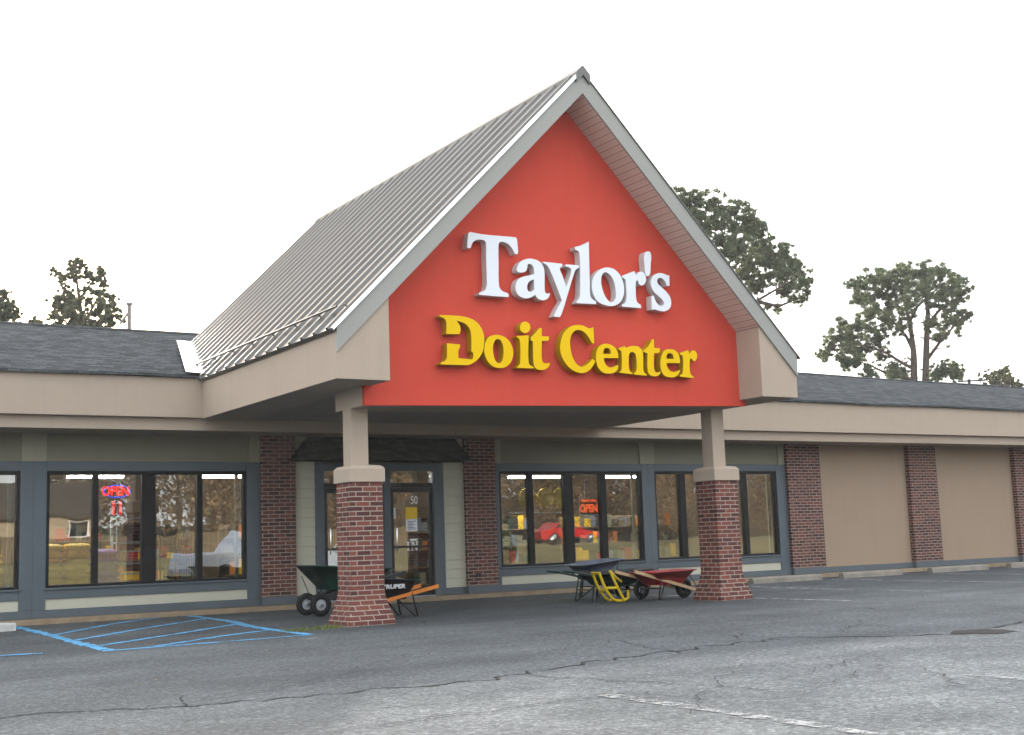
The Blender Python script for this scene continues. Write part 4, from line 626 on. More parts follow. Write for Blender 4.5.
# eave boxes, both sides, with the front returns
for sgn in (-1, 1):
    X0 = XM+sgn*(XM-XA); X1 = XM+sgn*(XM-XA-.785)
    poly = [(X0, ZB), (X1, ZB), (X1, ZE-.02+SL*.785-.34), (X0, ZE-.02)]
    e = MB().prism_y(poly, YF+.006, -1.593).build('eave_box', M['stucco_beige'], BLD, .006)
    # rake board on the front
    MB().prism_y([(X0, ZE), (XM-sgn*.0+0, ZP), (XM, ZP-TH), (X0, ZE-TH)], YF-.03, YF+.004).build('rake_board', M['rake_grey'], BLD)
    # soffit of the rake overhang
    Xs = XM+sgn*(XM-XA-.785)
    MB().prism_y([(Xs, inner(Xs)), (XM, inner(XM)), (XM, inner(XM)+.05), (Xs, inner(Xs)+.05)], YF+.005, YW-.001).build('rake_soffit', M['soffit_board'], BLD)
# metal roof with ribs running down the slope
def roof_side(sgn):
    ux, uz = -sgn*1/math.hypot(1, SL), SL/math.hypot(1, SL)      # up-slope
    nx, nz = sgn*uz, abs(ux)                                       # outward
    L = math.hypot(XM-XA+.06, (XM-XA+.06)*SL)
    ex, ez = XM+sgn*(XM-XA+.06), ZE-.06*SL
    P_ = lambda s, h, y: (ex+ux*s+nx*h, y, ez+uz*s+nz*h)
    b = MB(); ys = [YF-.05]; pf = [(YF-.05, .012)]; y = YF+.11
    while y < YB-.1:
        pf += [(y-.05, .012), (y-.018, .052), (y+.018, .052), (y+.05, .012)]
        y += .433
    pf.append((YB, .022))
    v = []; n = len(pf)
    for s in (0., L): v += [P_(s, h, yy) for yy, h in pf]
    for s in (0., L): v += [P_(s, -.006, yy) for yy, h in pf]
    fs = []
    for i in range(n-1):
        fs += [(i, i+1, n+i+1, n+i), (2*n+i, 3*n+i, 3*n+i+1, 2*n+i+1), (i, 2*n+i, 2*n+i+1, i+1), (n+i, n+i+1, 3*n+i+1, 3*n+i)]
    fs += [(0, n, 3*n, 2*n), (n-1, 3*n-1, 4*n-1, 2*n-1)]
    b.add(v, fs)
    # raked flat trim along the front edge
    r = b.build('metal_roof', M['roof_metal'], BLD)
    fl = MB(); vv = []
    for s in (-.01, L+.02):
        for h, yy in ((.014, YF-.012), (.034, YF-.016), (.036, YF-.034), (.030, YF-.062), (-.01, YF-.062), (-.01, YF-.052), (.022, YF-.052), (.026, YF-.036), (.026, YF-.022), (.014, YF-.020)): vv.append(P_(s, h, yy))
    fl.add(vv, [[i, (i+1) % 10, 10+(i+1) % 10, 10+i] for i in range(10)] + [list(range(10)), list(range(10, 20))[::-1]])
    if sgn < 0: fl.build('rake_flashing', M['flashing_metal'], BLD)
    # drip edge under the rib ends
    d = MB(); d.hexa([P_(.005, -.008, YF+.02), P_(.005, -.008, -1.62), P_(.07, -.008, -1.62), P_(.07, -.008, YF+.02)], [P_(.0, -.03, YF+.02), P_(.0, -.03, -1.62), P_(.07, -.03, -1.62), P_(.07, -.03, YF+.02)])
    d.build('drip_edge', M['roof_metal'], BLD)
    # snow rail above the eave
    sr = MB(); sr.tube([P_(.44, .105, YF+.35), P_(.44, .105, -.75)], .018, 8)
    y = YF+.11
    while y < -.7: sr.hexa([P_(.43, .045, y-.01), P_(.45, .045, y-.01), P_(.45, .045, y+.01), P_(.43, .045, y+.01)], [P_(.43, .10, y-.01), P_(.45, .10, y-.01), P_(.45, .10, y+.01), P_(.43, .10, y+.01)]); y += .866
    sr.build('snow_rail', M['roof_metal'], BLD)
roof_side(-1); roof_side(1)
rc = MB(); rc.prism_y([(XM-.13, ZP-.20), (XM-.13, ZP-.045), (XM, ZP+.085), (XM+.13, ZP-.045), (XM+.13, ZP-.20), (XM, ZP-.07)], YF-.068, YB+.03)
rc.build('metal_ridge_cap', M['roof_metal'], BLD)
# valley flashing where the metal roof meets the shingles
for sgn in (-1, 1):
    v = []
    for y in (-1.72, 2.75):
        zz = 3.98+(y+1.66)*.285+.03
        xx = XM+sgn*(XM-XA-(zz-ZE)/SL)
        v += [(xx+sgn*.34, y+.0, zz+.035), (xx+sgn*.02, y, zz+.02), (xx-sgn*.06, y, zz+.055)]
    f_ = MB().add(v, [(0, 1, 4, 3), (1, 2, 5, 4)]); 
    o = f_.build('valley_flashing', M['flashing_metal'], BLD); so = o.modifiers.new('thick', 'SOLIDIFY'); so.thickness = .008
# columns
def column(cx, cy, sx):
    ring = lambda h, z: [(cx-h, cy-h, z), (cx+h, cy-h, z), (cx+h, cy+h, z), (cx-h, cy+h, z)]
    def stack(levels):
        b = MB(); v = []
        for h, z in levels: v += ring(h, z)
        fs = [(3, 2, 1, 0)]
        for i in range(len(levels)-1):
            for k in range(4): fs.append((i*4+k, i*4+(k+1) % 4, i*4+4+(k+1) % 4, i*4+4+k))
        n = len(levels)*4; fs.append((n-4, n-3, n-2, n-1)); return b.add(v, fs)
    pier = stack([(.345, -.02), (.345, .055), (.325, .0675*2), (.300, .0675*3), (.279, .0675*4), (.262, .0675*5), (.248, .0675*6), (.242, .0675*7), (.241, 1.955)]).build('column_pier', M['brick_column'], BLD)
    stack([(.272, 1.955), (.272, 2.145), (.235, 2.185), (.15, 2.20)]).build('column_cap', M['stucco_beige'], pier, .008)
    b = MB(); h = .133; b.box(sx-h, sx+h, cy-h, cy+h, 2.195, 3.2)
    b.build('column_shaft', M['stucco_beige'], pier, .006)
column(7.80, -5.831, 7.755); column(14.385, -5.831, 14.36)

# ---------------------------------------------------------------- sign letters
def glyph(name, cs, mat, parent, y0, y1):
    cu = bpy.data.curves.new(name, 'CURVE'); cu.dimensions = '2D'; cu.fill_mode = 'BOTH'; cu.extrude = (y1-y0)/2
    for c in cs:
        sp = cu.splines.new('POLY'); sp.points.add(len(c)-1); sp.use_cyclic_u = True
        for p, (x, z) in zip(sp.points, c): p.co = (x, z, 0, 1)
    cu.bevel_depth = .0
    t = bpy.data.objects.new('tmp', cu); COL.objects.link(t)
    me = bpy.data.meshes.new_from_object(t.evaluated_get(bpy.context.evaluated_depsgraph_get())); bpy.data.objects.remove(t)
    me.transform(Matrix.Translation((0, (y0+y1)/2, 0)) @ Matrix.Rotation(PI/2, 4, 'X'))
    me.transform(Matrix.Translation(-parent.location)); me.materials.clear()
    for m in mat: me.materials.append(m)
    for p in me.polygons: p.material_index = 0 if p.normal.y < -.7 else 1; p.use_smooth = False
    o = bpy.data.objects.new(name, me); COL.objects.link(o); o.parent = parent
    return o
S1 = thing('sign', (10.2, YW, 5.0), 'white raised serif lettering reading Taylor\'s on the red gable', 'sign')
S2 = thing('sign', (10.2, YW, 4.2), 'yellow raised serif lettering reading Do it Center on the red gable', 'sign')
for i, (k, cs) in enumerate(LETTERS.items()):
    white = k in ('T', 'a', 'y', 'l', 'o', 'r', 'apostrophe', 's')
    mm = [M['letter_white'], M['letter_white_side']] if white else [M['letter_yellow'], M['letter_yellow_side']]
    glyph('apostrophe' if k == 'apostrophe' else 'letter', cs, mm, S1 if white else S2, YW-.15-.0012*(i % 2), YW-.012)

# ---------------------------------------------------------------- wheel stops
def wheel_stop(x0, x1, y, lab, mat='concrete', g='concrete wheel stops in front of the store'):
    b = MB(); L = x1-x0; pf = [(-.085, 0), (-.075, .09), (-.05, .125), (.05, .125), (.075, .09), (.085, 0)]
    r = random.Random(int(x0*10)); n = 10; v = []
    for i in range(n+1):
        for yy, z in pf: v.append((x0+L*i/n, y+yy+r.uniform(-.004, .004), z*(1+r.uniform(-.05, .08)) if 0 < i < n else z*.9))
    k = len(pf); fs = [[i*k+j, i*k+j+1, (i+1)*k+j+1, (i+1)*k+j] for i in range(n) for j in range(k-1)] + [list(range(k))[::-1], list(range(n*k, n*k+k))]
    b.add(v, fs); o = b.build('wheel_stop', M[mat]); 
    me = o.data; me.transform(Matrix.Translation((-(x0+x1)/2, -y, 0))); o.location = ((x0+x1)/2, y, gz(y))
    tag(o, lab, 'wheel stop', g)
wheel_stop(2.15, 3.96, -2.12, 'white painted wheel stop at the corner of the blue striped aisle', 'concrete_white')
wheel_stop(18.65, 20.65, -1.86, 'concrete wheel stop just right of the right brick column')
wheel_stop(21.3, 23.2, -1.86, 'concrete wheel stop in front of the first beige wall panel')
wheel_stop(24.2, 26.2, -1.86, 'concrete wheel stop before the brick pilaster between two beige panels')
wheel_stop(27.05, 29.0, -1.86, 'concrete wheel stop at the far right under the last beige panel')

# ---------------------------------------------------------------- wheelbarrows
def rrect(x0, x1, w0, w1, r, z0, z1, n=4):
    """rounded rectangle, x0 rear (half width w0, height z0), x1 nose (w1, z1)"""
    cs = [(x1-r, w1-r, 0), (x0+r, w0-r, PI/2), (x0+r, -(w0-r), PI), (x1-r, -(w1-r), 3*PI/2)]; out = []
    for cx, cy, a0 in cs:
        for i in range(n+1):
            a = a0+PI/2*i/n; x = cx+r*math.cos(a); out.append((x, cy+r*math.sin(a), z0+(z1-z0)*(x-x0)/(x1-x0)))
    return out
def wheelbarrow(lab, loc, rot, tray_mat, handle_mat, frame_mat, rim, floor, wheels, wr, handle, leg_x, text=None, round_handle=False):
    t = thing('wheelbarrow', (0, 0, 0), lab, 'wheelbarrow', 'wheelbarrows displayed outside the store')
    x0, x1, w0, w1, z0, z1 = rim; fx0, fx1, fw, fz = floor
    ro = rrect(x0, x1, w0, w1, .09, z0, z1); fo = rrect(fx0, fx1, fw, fw, .07, fz, fz)
    ri = rrect(x0+.012, x1-.012, w0-.012, w1-.012, .08, z0-.001, z1-.001); fi = rrect(fx0+.014, fx1-.014, fw-.014, fw-.014, .06, fz+.012, fz+.012)
    lip = rrect(x0-.02, x1+.02, w0+.02, w1+.02, .10, z0-.004, z1-.004); lip2 = rrect(x0-.02, x1+.02, w0+.02, w1+.02, .10, z0-.022, z1-.022)
    n = len(ro); b = MB(); rings = [fo, ro, lip2, lip, ri, fi]; v = [p for r_ in rings for p in r_]
    fs = [[i*n+k, i*n+(k+1) % n, (i+1)*n+(k+1) % n, (i+1)*n+k] for i in range(5) for k in range(n)]
    b.add(v, fs, 0, True); b.add(fo, [list(range(n))[::-1]]); b.add(fi, [list(range(n))])
    tr_ = b.build('tray', M[tray_mat], t, fix=True)
    hx0, hz0, hx1, hz1, hw = handle
    for s in (-1, 1):
        h = MB()
        if round_handle: h.tube([(hx0, s*hw*.55, hz0), (fx0+.1, s*hw*.9, (hz0+hz1)/2-.02), (hx1+.2, s*hw, hz1-.02), (hx1, s*hw, hz1)], .019, 8)
        else:
            ya, yb = s*hw*.62, s*hw; k = .021; q = .026
            h.hexa([(hx0, ya-k, hz0-q), (hx0, ya+k, hz0-q), (hx0, ya+k, hz0+q), (hx0, ya-k, hz0+q)], [(hx1, yb-k, hz1-q), (hx1, yb+k, hz1-q), (hx1, yb+k, hz1+q), (hx1, yb-k, hz1+q)])
        h.build('handle', M[handle_mat], t)
        lg = MB(); yl = s*(hw*.92); zt = hz0+(hz1-hz0)*(leg_x-hx0)/(hx1-hx0)
        lg.tube([(leg_x+.06, yl, zt), (leg_x-.02, yl*1.05, .012), (leg_x+.02, yl*1.04, .014), (fx0+.16, s*fw*.9, fz+.01)], .014, 6)
        lg.build('leg', M[frame_mat], t)
        br_ = MB(); br_.tube([(fx1-.05, s*.13, fz), (hx0-.08 if wheels else hx0, s*.10, hz0+.02)], .012, 6)
        br_.build('brace', M[frame_mat], t); br_ = MB()
        br_.tube([(x1-.10, s*w1*.7, (fz+z1)/2+.02), (hx0-.02, s*.16, hz0+.05)], .008, 6)
        br_.build('strut', M[frame_mat], t)
    cb = MB(); cb.tube([(leg_x+.03, -hw, .20), (leg_x+.03, hw, .20)], .012, 6); cb.build('crossbar', M[frame_mat], t)
    for wx, wy in wheels:
        tw = .05
        ty = MB(); pr = []
        for k in range(12): a = 2*PI*k/12; pr.append((wr-.048+.048*math.cos(a), wy+tw*math.sin(a)*.9))
        ty.lathe(pr, (wx, 0, wr), 'y', 28, closed=True)
        wo = thing_part('wheel', t)
        ty.build('tyre', M['rubber'], wo)
        hb = MB(); hb.lathe([(0, wy-.035), (.03, wy-.035), (.035, wy-.02), (wr-.085, wy-.012), (wr-.075, wy-.03), (wr-.07, wy+.03), (wr-.085, wy+.012), (.035, wy+.02), (.03, wy+.035), (0, wy+.035)], (wx, 0, wr), 'y', 20)
        hb.build('hub', M['hub_grey' if len(wheels) > 1 or text else 'dark_metal'], wo)
    wy = max(abs(w[1]) for w in wheels) if wheels else .1
    if wheels:
        ax = MB(); ax.tube([(wheels[0][0], -wy-.06, wr), (wheels[0][0], wy+.06, wr)], .012, 8); ax.build('axle', M[frame_mat], t)
    if text:
        tx = text_mesh(text, .088, .003, 'lettering', M['paper_white'], t, (0, 0, 0), 1.25, .003)
        # onto the tray's side wall
        lean = math.atan2((w0+w1)/2-fw, (z0+z1)/2-fz)
        tx.data.transform(Matrix.Translation((.09, (fw+(w0+w1)/2)/2+.024, (fz+(z0+z1)/2)/2+.035)) @ Matrix.Rotation(-lean, 4, 'X') @ Matrix.Rotation(PI, 4, 'Z'))
    t.location = (loc[0], loc[1], gz(loc[1])); t.rotation_euler = (rot[0], rot[1], rot[2])
    return t
def thing_part(name, parent):
    o = bpy.data.objects.new(name, None); COL.objects.link(o); o.parent = parent; o.empty_display_size = .1; return o
wheelbarrow('dark green wheelbarrow with twin grey hubbed wheels left of the left brick column', (8.86, -3.2, 0), (0, 0, PI), 'tray_green', 'dark_metal', 'dark_metal',
            (-.62, .83, .34, .36, .70, .80), (-.25, .48, .22, .40), [(.64, -.275), (.64, .275)], .178, (.66, .27, -.85, .62, .27), -.30)
wheelbarrow('black wheelbarrow with orange handles and white lettering behind the left brick column', (8.76, -4.80, 0), (0, 0, PI+.03), 'tray_dark', 'wood_orange', 'dark_metal',
            (-.34, .72, .32, .32, .555, .62), (-.18, .42, .21, .27), [(.62, 0)], .19, (.66, .17, -.68, .44, .27), -.30, 'TRUPER')
wheelbarrow('red tray wheelbarrow with pale wooden handles beside the right brick column', (13.90, -4.75, 0), (0, 0, .02), 'tray_red', 'wood_pale', 'dark_metal',
            (-.40, .63, .33, .31, .475, .495), (-.18, .38, .20, .25), [(.56, 0)], .175, (.76, .115, -.72, .50, .27), -.20)
wheelbarrow('dark green wheelbarrow with twin black wheels parked between the yellow and red ones', (13.22, -4.06, 0), (0, 0, -.02), 'tray_dark', 'green_metal', 'green_metal',
            (-.30, .92, .33, .33, .46, .52), (-.12, .55, .22, .27), [(.62, -.28), (.62, .28)], .160, (.60, .22, -.95, .54, .27), -.38, round_handle=True)
wheelbarrow('slate grey tray wheelbarrow at the rear under the window with yellow discs', (13.62, -3.05, 0), (0, -.06, .02), 'tray_slate', 'dark_metal', 'dark_metal',
            (-.24, .66, .35, .33, .62, .655), (-.06, .44, .22, .45), [(.60, 0)], .18, (.60, .22, -.35, .50, .26), .02, round_handle=True)
ht = thing('hand_truck', (13.35, -4.3, 0), 'yellow tubular hand truck frame lying tilted among the parked wheelbarrows', 'hand truck')
for y, dx in ((-4.30, 0.), (-4.02, .06)):
    b = MB(); b.tube([(13.02+dx, y, .51), (13.08+dx, y, .36), (13.16+dx, y, .20), (13.28+dx, y, .06), (13.36+dx, y, .025), (13.52+dx, y, .022)], .023, 8)
    b.build('side_rail', M['tube_yellow'], ht)
b = MB(); b.tube([(13.22, -4.34, .52), (13.30, -4.34, .36), (13.43, -4.34, .12), (13.50, -4.34, .025)], .023, 8); b.tube([(13.22, -4.34, .52), (13.44, -4.2, .40), (13.62, -4.1, .33)], .023, 8)
b.build('back_rail', M['tube_yellow'], ht)
for pts in ([(13.14, -4.31, .24), (13.37, -4.34, .24)], [(13.16, -4.30, .20), (13.22, -4.02, .20)], [(13.04, -4.3, .49), (13.09, -4.02, .49)], [(13.5, -4.34, .03), (13.60, -4.3, .06), (13.68, -4.2, .17)]):
    MB().tube(pts, .023, 8).build('crossbar', M['tube_yellow'], ht)
ht.location.x -= .34; ht.location.y -= .42; ht.location.z += gz(-4.6)

# ---------------------------------------------------------------- behind the glass
ON_FRONT = True
ns = thing('neon_sign', (6.09, .35, 2.05), 'glowing red and blue neon OPEN sign with red bars below hanging in the left window', 'neon sign')
b = MB(); ring = [(6.10+.225*math.cos(a), .36, 2.17+.105*math.sin(a)) for a in [2*PI*i/40 for i in range(41)]]
b.tube(ring, .007, 6, cap=False); b.build('neon_ring', M['neon_blue'], ns)
text_mesh('OPEN', .215, .004, 'lettering', M['neon_red'], ns, (6.065, .335, 2.165), .86, .004)
bk = MB(); bk.box(5.985, 6.245, .385, .40, 1.74, 2.02); bk.build('backing', M['dark_metal'], ns)
b = MB()
for x in (6.045, 6.16):
    for k in range(9): b.box(x-.022, x+.022, .370, .384, 1.765+k*.027, 1.783+k*.027)
b.build('light_bars', M['led_red'], ns)
b = MB(); b.tube([(5.98, .37, 2.27), (5.98, .37, 2.85)], .004, 5).tube([(6.2, .37, 2.27), (6.2, .37, 2.85)], .004, 5).tube([(6.0, .39, 2.02), (6.0, .38, 2.1)], .004, 5).tube([(6.22, .39, 2.02), (6.22, .38, 2.1)], .004, 5); b.build('hanging_wire', M['dark_metal'], ns)
def bag_mesh(name):
    bm = bmesh.new(); bmesh.ops.create_cube(bm, size=1); bmesh.ops.subdivide_edges(bm, edges=bm.edges, cuts=5, use_grid_fill=True)
    for v in bm.verts:
        x, y, z = v.co*2; k = (1-abs(x)**4)*(1-abs(y)**4); v.co = Vector((x*.34, y*.22, z*(.02+.055*k**.5)+.07+.008*noise.noise(Vector((x*2, y*2, z)))))
    me = bpy.data.meshes.new(name); bm.to_mesh(me); bm.free()
    for p in me.polygons: p.use_smooth = True
    return me
by, bpu = bag_mesh('yellow_bag'), bag_mesh('purple_bag'); by.materials.append(M['bag_yellow']); bpu.materials.append(M['bag_purple'])
r = random.Random(3)
for me, x, y, n, lab, gp in ((by, 5.04, .8, 10, 'yellow plastic bag lying in the stacks behind the left window', 'yellow bags stacked in the window'), (by, 5.50, .8, 10, 'yellow plastic bag lying in the stacks behind the left window', 'yellow bags stacked in the window'),
                         (by, 4.05, .8, 9, 'yellow plastic bag in the stack behind the leftmost window', 'yellow bags in the leftmost window'), (bpu, 5.98, .80, 9, 'purple plastic bag stacked beside the pale shelf rack', 'purple bags stacked in the window')):
    for k in range(n):
        o = bpy.data.objects.new(me.name, me); COL.objects.link(o); o.location = place((x+r.uniform(-.03, .03), y+r.uniform(-.03, .03), .089+k*.118)); o.rotation_euler = (0, 0, r.uniform(-.06, .06)+(PI if k % 2 else 0)); o.scale = (.66, 1, 1)
        tag(o, lab, 'bag', gp)
rk = thing('shelf_rack', (6.5, .95, .088), 'pale blue metal shelf rack beside the purple bags in the left window', 'shelf rack')
for x in (6.22, 6.86):
    for y in (.75, 1.15): MB().box(x-.02, x+.02, y-.02, y+.02, .089, 1.78).build('post', M['rack_paint'], rk)
for z in (.42, .72, .90, 1.12, 1.27, 1.70): MB().box(6.20, 6.88, .73, 1.17, z, z+.03).build('shelf', M['rack_paint'], rk)
bx_ = thing('display_box', (6.55, 1.0, 1.30), 'dark box sitting on the upper shelf of the pale rack', 'box')
MB().box(6.36, 6.78, .85, 1.12, 1.301, 1.62).build('carton', M['tray_dark'], bx_, .01); MB().box(6.355, 6.785, .845, 1.125, 1.54, 1.63).build('lid', M['dark_metal'], bx_, .01)
# dark hand truck and a wire basket behind the third and fourth pane
hk = thing('hand_truck', (7.25, 1.2, .088), 'black upright hand truck standing inside the left window', 'hand truck')
for x in (7.12, 7.40): MB().tube([(x, 1.2, .25), (x, 1.22, 1.5), (x+.0, 1.30, 1.6)], .018, 8).build('side_rail', M['dark_metal'], hk)
b = MB()
for z in (.5, .8, 1.1, 1.4): b.tube([(7.12, 1.2, z), (7.40, 1.2, z)], .014, 6)
b.box(7.08, 7.44, 1.0, 1.2, .12, .14); b.build('crossbar', M['dark_metal'], hk)
b = MB()
for x in (7.05, 7.47): b.lathe([(0, x*0-.0), (.12, 0), (.12, .05), (0, .05)], (x, 1.25, .21), 'y', 18)
b.build('wheel', M['rubber'], hk)
b = MB().box(7.14, 7.38, 1.0, 1.16, 1.22, 1.56); b.build('load_crate', M['dark_metal'], hk, .02)
wb = thing('wire_basket', (7.6, 1.05, .088), 'pale wire basket cart beside the black hand truck in the window', 'basket')
b = MB()
for i in range(9): x = 7.42+.36*i/8; b.tube([(x, .85, .5), (x-.02+.04*i/8, .85, 1.15)], .006, 5); b.tube([(x, 1.25, .5), (x, 1.25, 1.15)], .006, 5)
for z in (.5, .66, .82, .98, 1.15): b.tube([(7.4, .85, z), (7.80, .85, z), (7.80, 1.25, z), (7.4, 1.25, z), (7.4, .85, z)], .007, 5)
b.build('basket', M['hub_grey'], wb)
for x, y in ((7.42, .87), (7.78, .87), (7.42, 1.23), (7.78, 1.23)): MB().tube([(x, y, .15), (x, y, .5)], .012, 6).build('leg', M['hub_grey'], wb); 
b = MB()
for x in (7.42, 7.78): b.lathe([(0, 0), (.07, 0), (.07, .03), (0, .03)], (x, .85, .16), 'y', 14)
b.build('wheel', M['rubber'], wb)
# yellow discs on a rail
dr = thing('display_rail', (15.2, .9, 1.68), 'thin steel rail inside the window with the yellow discs', 'rail')
MB().tube([(14.45, .9, 1.665), (15.95, .9, 1.665)], .012, 6).build('rail', M['steel_grey'], dr)
b = MB()
for x in (14.5, 15.9): b.tube([(x, .92, .09), (x, .92, 1.68)], .014, 6)
b.build('post', M['steel_grey'], dr)
for x, lab in ((14.98, 'yellow round disc nearest the brick pilaster behind the window rail'), (15.44, 'yellow round disc in the middle of the three behind the window'), (15.84, 'yellow round disc nearest the orange open sign')):
    d = thing('yellow_disc', (x, .86, 1.98), lab, 'disc', 'yellow discs in the window')
    MB().lathe([(0, .0), (.06, -.035), (.15, -.02), (.20, 0), (.215, .012), (.20, .02), (0, .03)], (x-.06, .84, 1.975), 'y', 32).build('dish', M['disc_yellow'], d)
    MB().lathe([(.205, -.008), (.225, -.008), (.225, .022), (.205, .022)], (x-.06, .84, 1.975), 'y', 32, closed=True).build('rim', M['tube_yellow'], d)
os_ = thing('open_sign', (15.99, .14, 1.77), 'orange OPEN sign with white border stuck inside the window', 'sign')
MB().box(15.745, 16.225, .135, .142, 1.575, 1.965).build('border', M['paper_white'], os_)
MB().box(15.765, 16.205, .128, .134, 1.595, 1.945).build('face', M['tray_dark'], os_)
text_mesh('OPEN', .23, .002, 'lettering', M['lit_orange'], os_, (15.985, .124, 1.71), .76, .010)
text_mesh('COME IN WE\'RE', .072, .002, 'small_lettering', M['lit_orange'], os_, (15.985, .124, 1.875), .78, .003)
# gondola shelving deeper in the shop
def gondola(x, y, L, lab):
    t = thing('store_shelf', (x+L/2, y, .088), lab, 'shelf', 'shelving inside the store')
    f = MB(); f.box(x, x+L, y-.02, y+.02, .09, 1.65)
    for z in (.15, .55, .95, 1.35): f.box(x, x+L, y-.38, y-.021, z, z+.025)
    f.build('frame', M['interior_wall'], t)
    r = random.Random(int(x*7+y)); cols = ['bag_yellow', 'tray_red', 'tray_slate', 'cream_shaded', 'wood_orange', 'tray_green', 'fence_wood', 'dark_metal']
    ms = [M[c] for c in cols]; g_ = MB()
    for z in (.176, .576, .976, 1.376):
        xx = x+.02
        while xx < x+L-.2:
            w_ = r.uniform(.08, .22); h_ = r.uniform(.12, .33); g_.box(xx, xx+w_-.01, y-.36, y-.05, z, z+h_, r.randrange(8)); xx += w_
    o = g_.build('merchandise', ms, t); o['kind'] = 'stuff'
gondola(1.5, 3.2, 3.0, 'long stocked shelf unit deep behind the leftmost window')
gondola(5.3, 3.6, 3.2, 'long stocked shelf unit behind the neon sign')
gondola(13.9, 4.6, 3.4, 'long stocked shelf unit behind the yellow discs')
gondola(18.0, 4.2, 3.4, 'long stocked shelf unit behind the rightmost window')
gondola(9.6, 5.2, 2.6, 'long stocked shelf unit facing the entrance doors')

ON_FRONT = False
# ---------------------------------------------------------------- trees and poles behind the store
def rot_frame(r):
    z = r.uniform(-1, 1); a = r.uniform(0, 2*PI); s = math.sqrt(1-z*z); n = Vector((s*math.cos(a), s*math.sin(a), z))
    u = n.orthogonal().normalized(); th = r.uniform(0, 2*PI); w = n.cross(u); return u*math.cos(th)+w*math.sin(th), w*math.cos(th)-u*math.sin(th)
def tree(name, key, mat, lab, r0, dens, size, seed, needle=True, spread=1.0, base=None):
    r = random.Random(seed); cl = TREES[key]; brs = TREES[key+'_br']
    root = Vector(brs[0][0]); bx, by_ = brs[0][1][0], brs[0][1][1]
    t = thing(name, (bx, by_, 0), lab, 'tree', 'trees behind the store')
    tb = MB(); wid = max(c[3] for c in cl)*2.0
    for k, line in enumerate(brs):
        pts = [Vector(p) for p in line]
        if k == 0 or (key == 'pineB' and k == 1): pts[0].z = -.2
        dep = r.uniform(-1, 1)*wid if k else 0
        rr0 = r0 if k == 0 or (key == 'pineB' and k == 1) else r0*.42
        fwd = Vector((.535, .845, 0)); n = len(pts); q = []; rad = []
        for i, p in enumerate(pts):
            f = i/(n-1); q.append(p+fwd*dep*f+Vector((r.uniform(-1, 1), 0, r.uniform(-1, 1)))*r0*.3*(i > 0)); rad.append(max(.02, rr0*(1-f*.8)))
        tb.tube(q, rad, 7)
        for i in range(1, n):                       # side twigs
            for _ in range(5):
                f = r.random(); a = q[i-1].lerp(q[i], f); d, e = rot_frame(r); d.z = abs(d.z)*.6; L = r.uniform(.3, .9)*wid*.6
                if k == 0 and i == 1: continue
                tb.tube([a, a+d*L*.5+Vector((0, 0, .05)), a+d*L+e*L*.2], [rad[i]*.35+.012, rad[i]*.2+.01, .006], 4)
    tb.build('trunk', M['bark'], t)
    V = []; F = []
    for x, y, z, rad in cl:
        ax_ = (Vector((x, y, z))-Vector((0, -22.28, 1.05))).normalized(); c0 = Vector((x, y, z))+ax_*r.uniform(-1.3, 1.3)*wid*spread
        for _ in range((38 if key == 'pineA' else 34) if rad > .35 else 14):
            sd, _e = rot_frame(r); c = c0+sd*rad*r.uniform(.1, 1.3); sr = rad*r.uniform(.09, .30)
            for _i in range(int(dens*3.6*(sr/.3)**2)+11):
                d, e = rot_frame(r); p = c+Vector((d.x, d.y, d.z*.75))*sr*(r.random()**.6)*r.choice((1, 1, 1.5))
                u, w_ = rot_frame(r); n = len(V)
                if needle:
                    a = u*size*r.uniform(.6, 1.1); bb = w_*size*.16
                    V += [p-a*.3-bb, p-a*.3+bb, p+a+bb*.2, p+a*.9-bb*.6]; F.append((n, n+1, n+2, n+3))
                    a2 = w_*size*r.uniform(.5, .9); b2 = u*size*.14; n = len(V); V += [p-b2, p+b2, p+a2]; F.append((n, n+1, n+2))
                else:
                    a = u*size*r.uniform(.5, 1.); bb = w_*size*r.uniform(.3, .5)
                    V += [p-a*.5, p+bb*.6, p+a*.6, p-bb*.6]; F.append((n, n+1, n+2, n+3))
    b = MB(); b.v = [tuple(p) for p in V]; b.f = [list(f) for f in F]; b.m = [0]*len(F); b.s = [False]*len(F)
    b.build('crown', M[mat], t, fix=False)
tree('pine_tree', 'pineA', 'needles', 'tall dense pine tree rising behind the right slope of the red gable', .26, 26, .17, 1)
tree('pine_tree', 'pineB', 'needles', 'flat topped twin trunk pine tree standing apart behind the right roof', .24, 24, .18, 2)
tree('leafy_tree', 'leftA', 'leaves_green', 'bushy green tree left of the grey pole above the left roof', .16, 17, .26, 3, False)
tree('leafy_tree', 'leftB', 'leaves_green', 'sparse tree cut by the left picture edge above the roof', .14, 17, .26, 4, False)
tree('leafy_tree', 'leftC', 'leaves_olive', 'low treetop between the two trees over the left roof', .12, 17, .26, 5, False)
tree('leafy_tree', 'rightC', 'leaves_olive', 'small yellowish treetop peeking over the far right roof', .12, 17, .28, 6, False)
P0, P1, B0, B1 = [Vector(p) for p in TREES['pole']]
up = thing('utility_pole', (P0.x, P0.y, 0), 'grey wooden pole with a diagonal brace beside the bushy green tree', 'pole')
MB().tube([(P0.x, P0.y, -.1), (P0.x, P0.y, P0.z)], [.11, .075], 10).build('shaft', M['pole_wood'], up)
MB().tube([(B0.x, B0.y, B0.z-.15), tuple(B1)], .045, 8).build('brace', M['pole_wood'], up)
MB().box(P0.x-.10, P0.x+.10, P0.y-.10, P0.y+.10, P0.z-.06, P0.z+.02).build('cap', M['pole_wood'], up)
a, c, m_ = [Vector(p) for p in TREES['pipe']]
rp = thing('roof_pipe', (m_.x, 6.6, rz(m_.x)-.2), 'thin horizontal pipe on a short post above the right roof ridge', 'pipe')
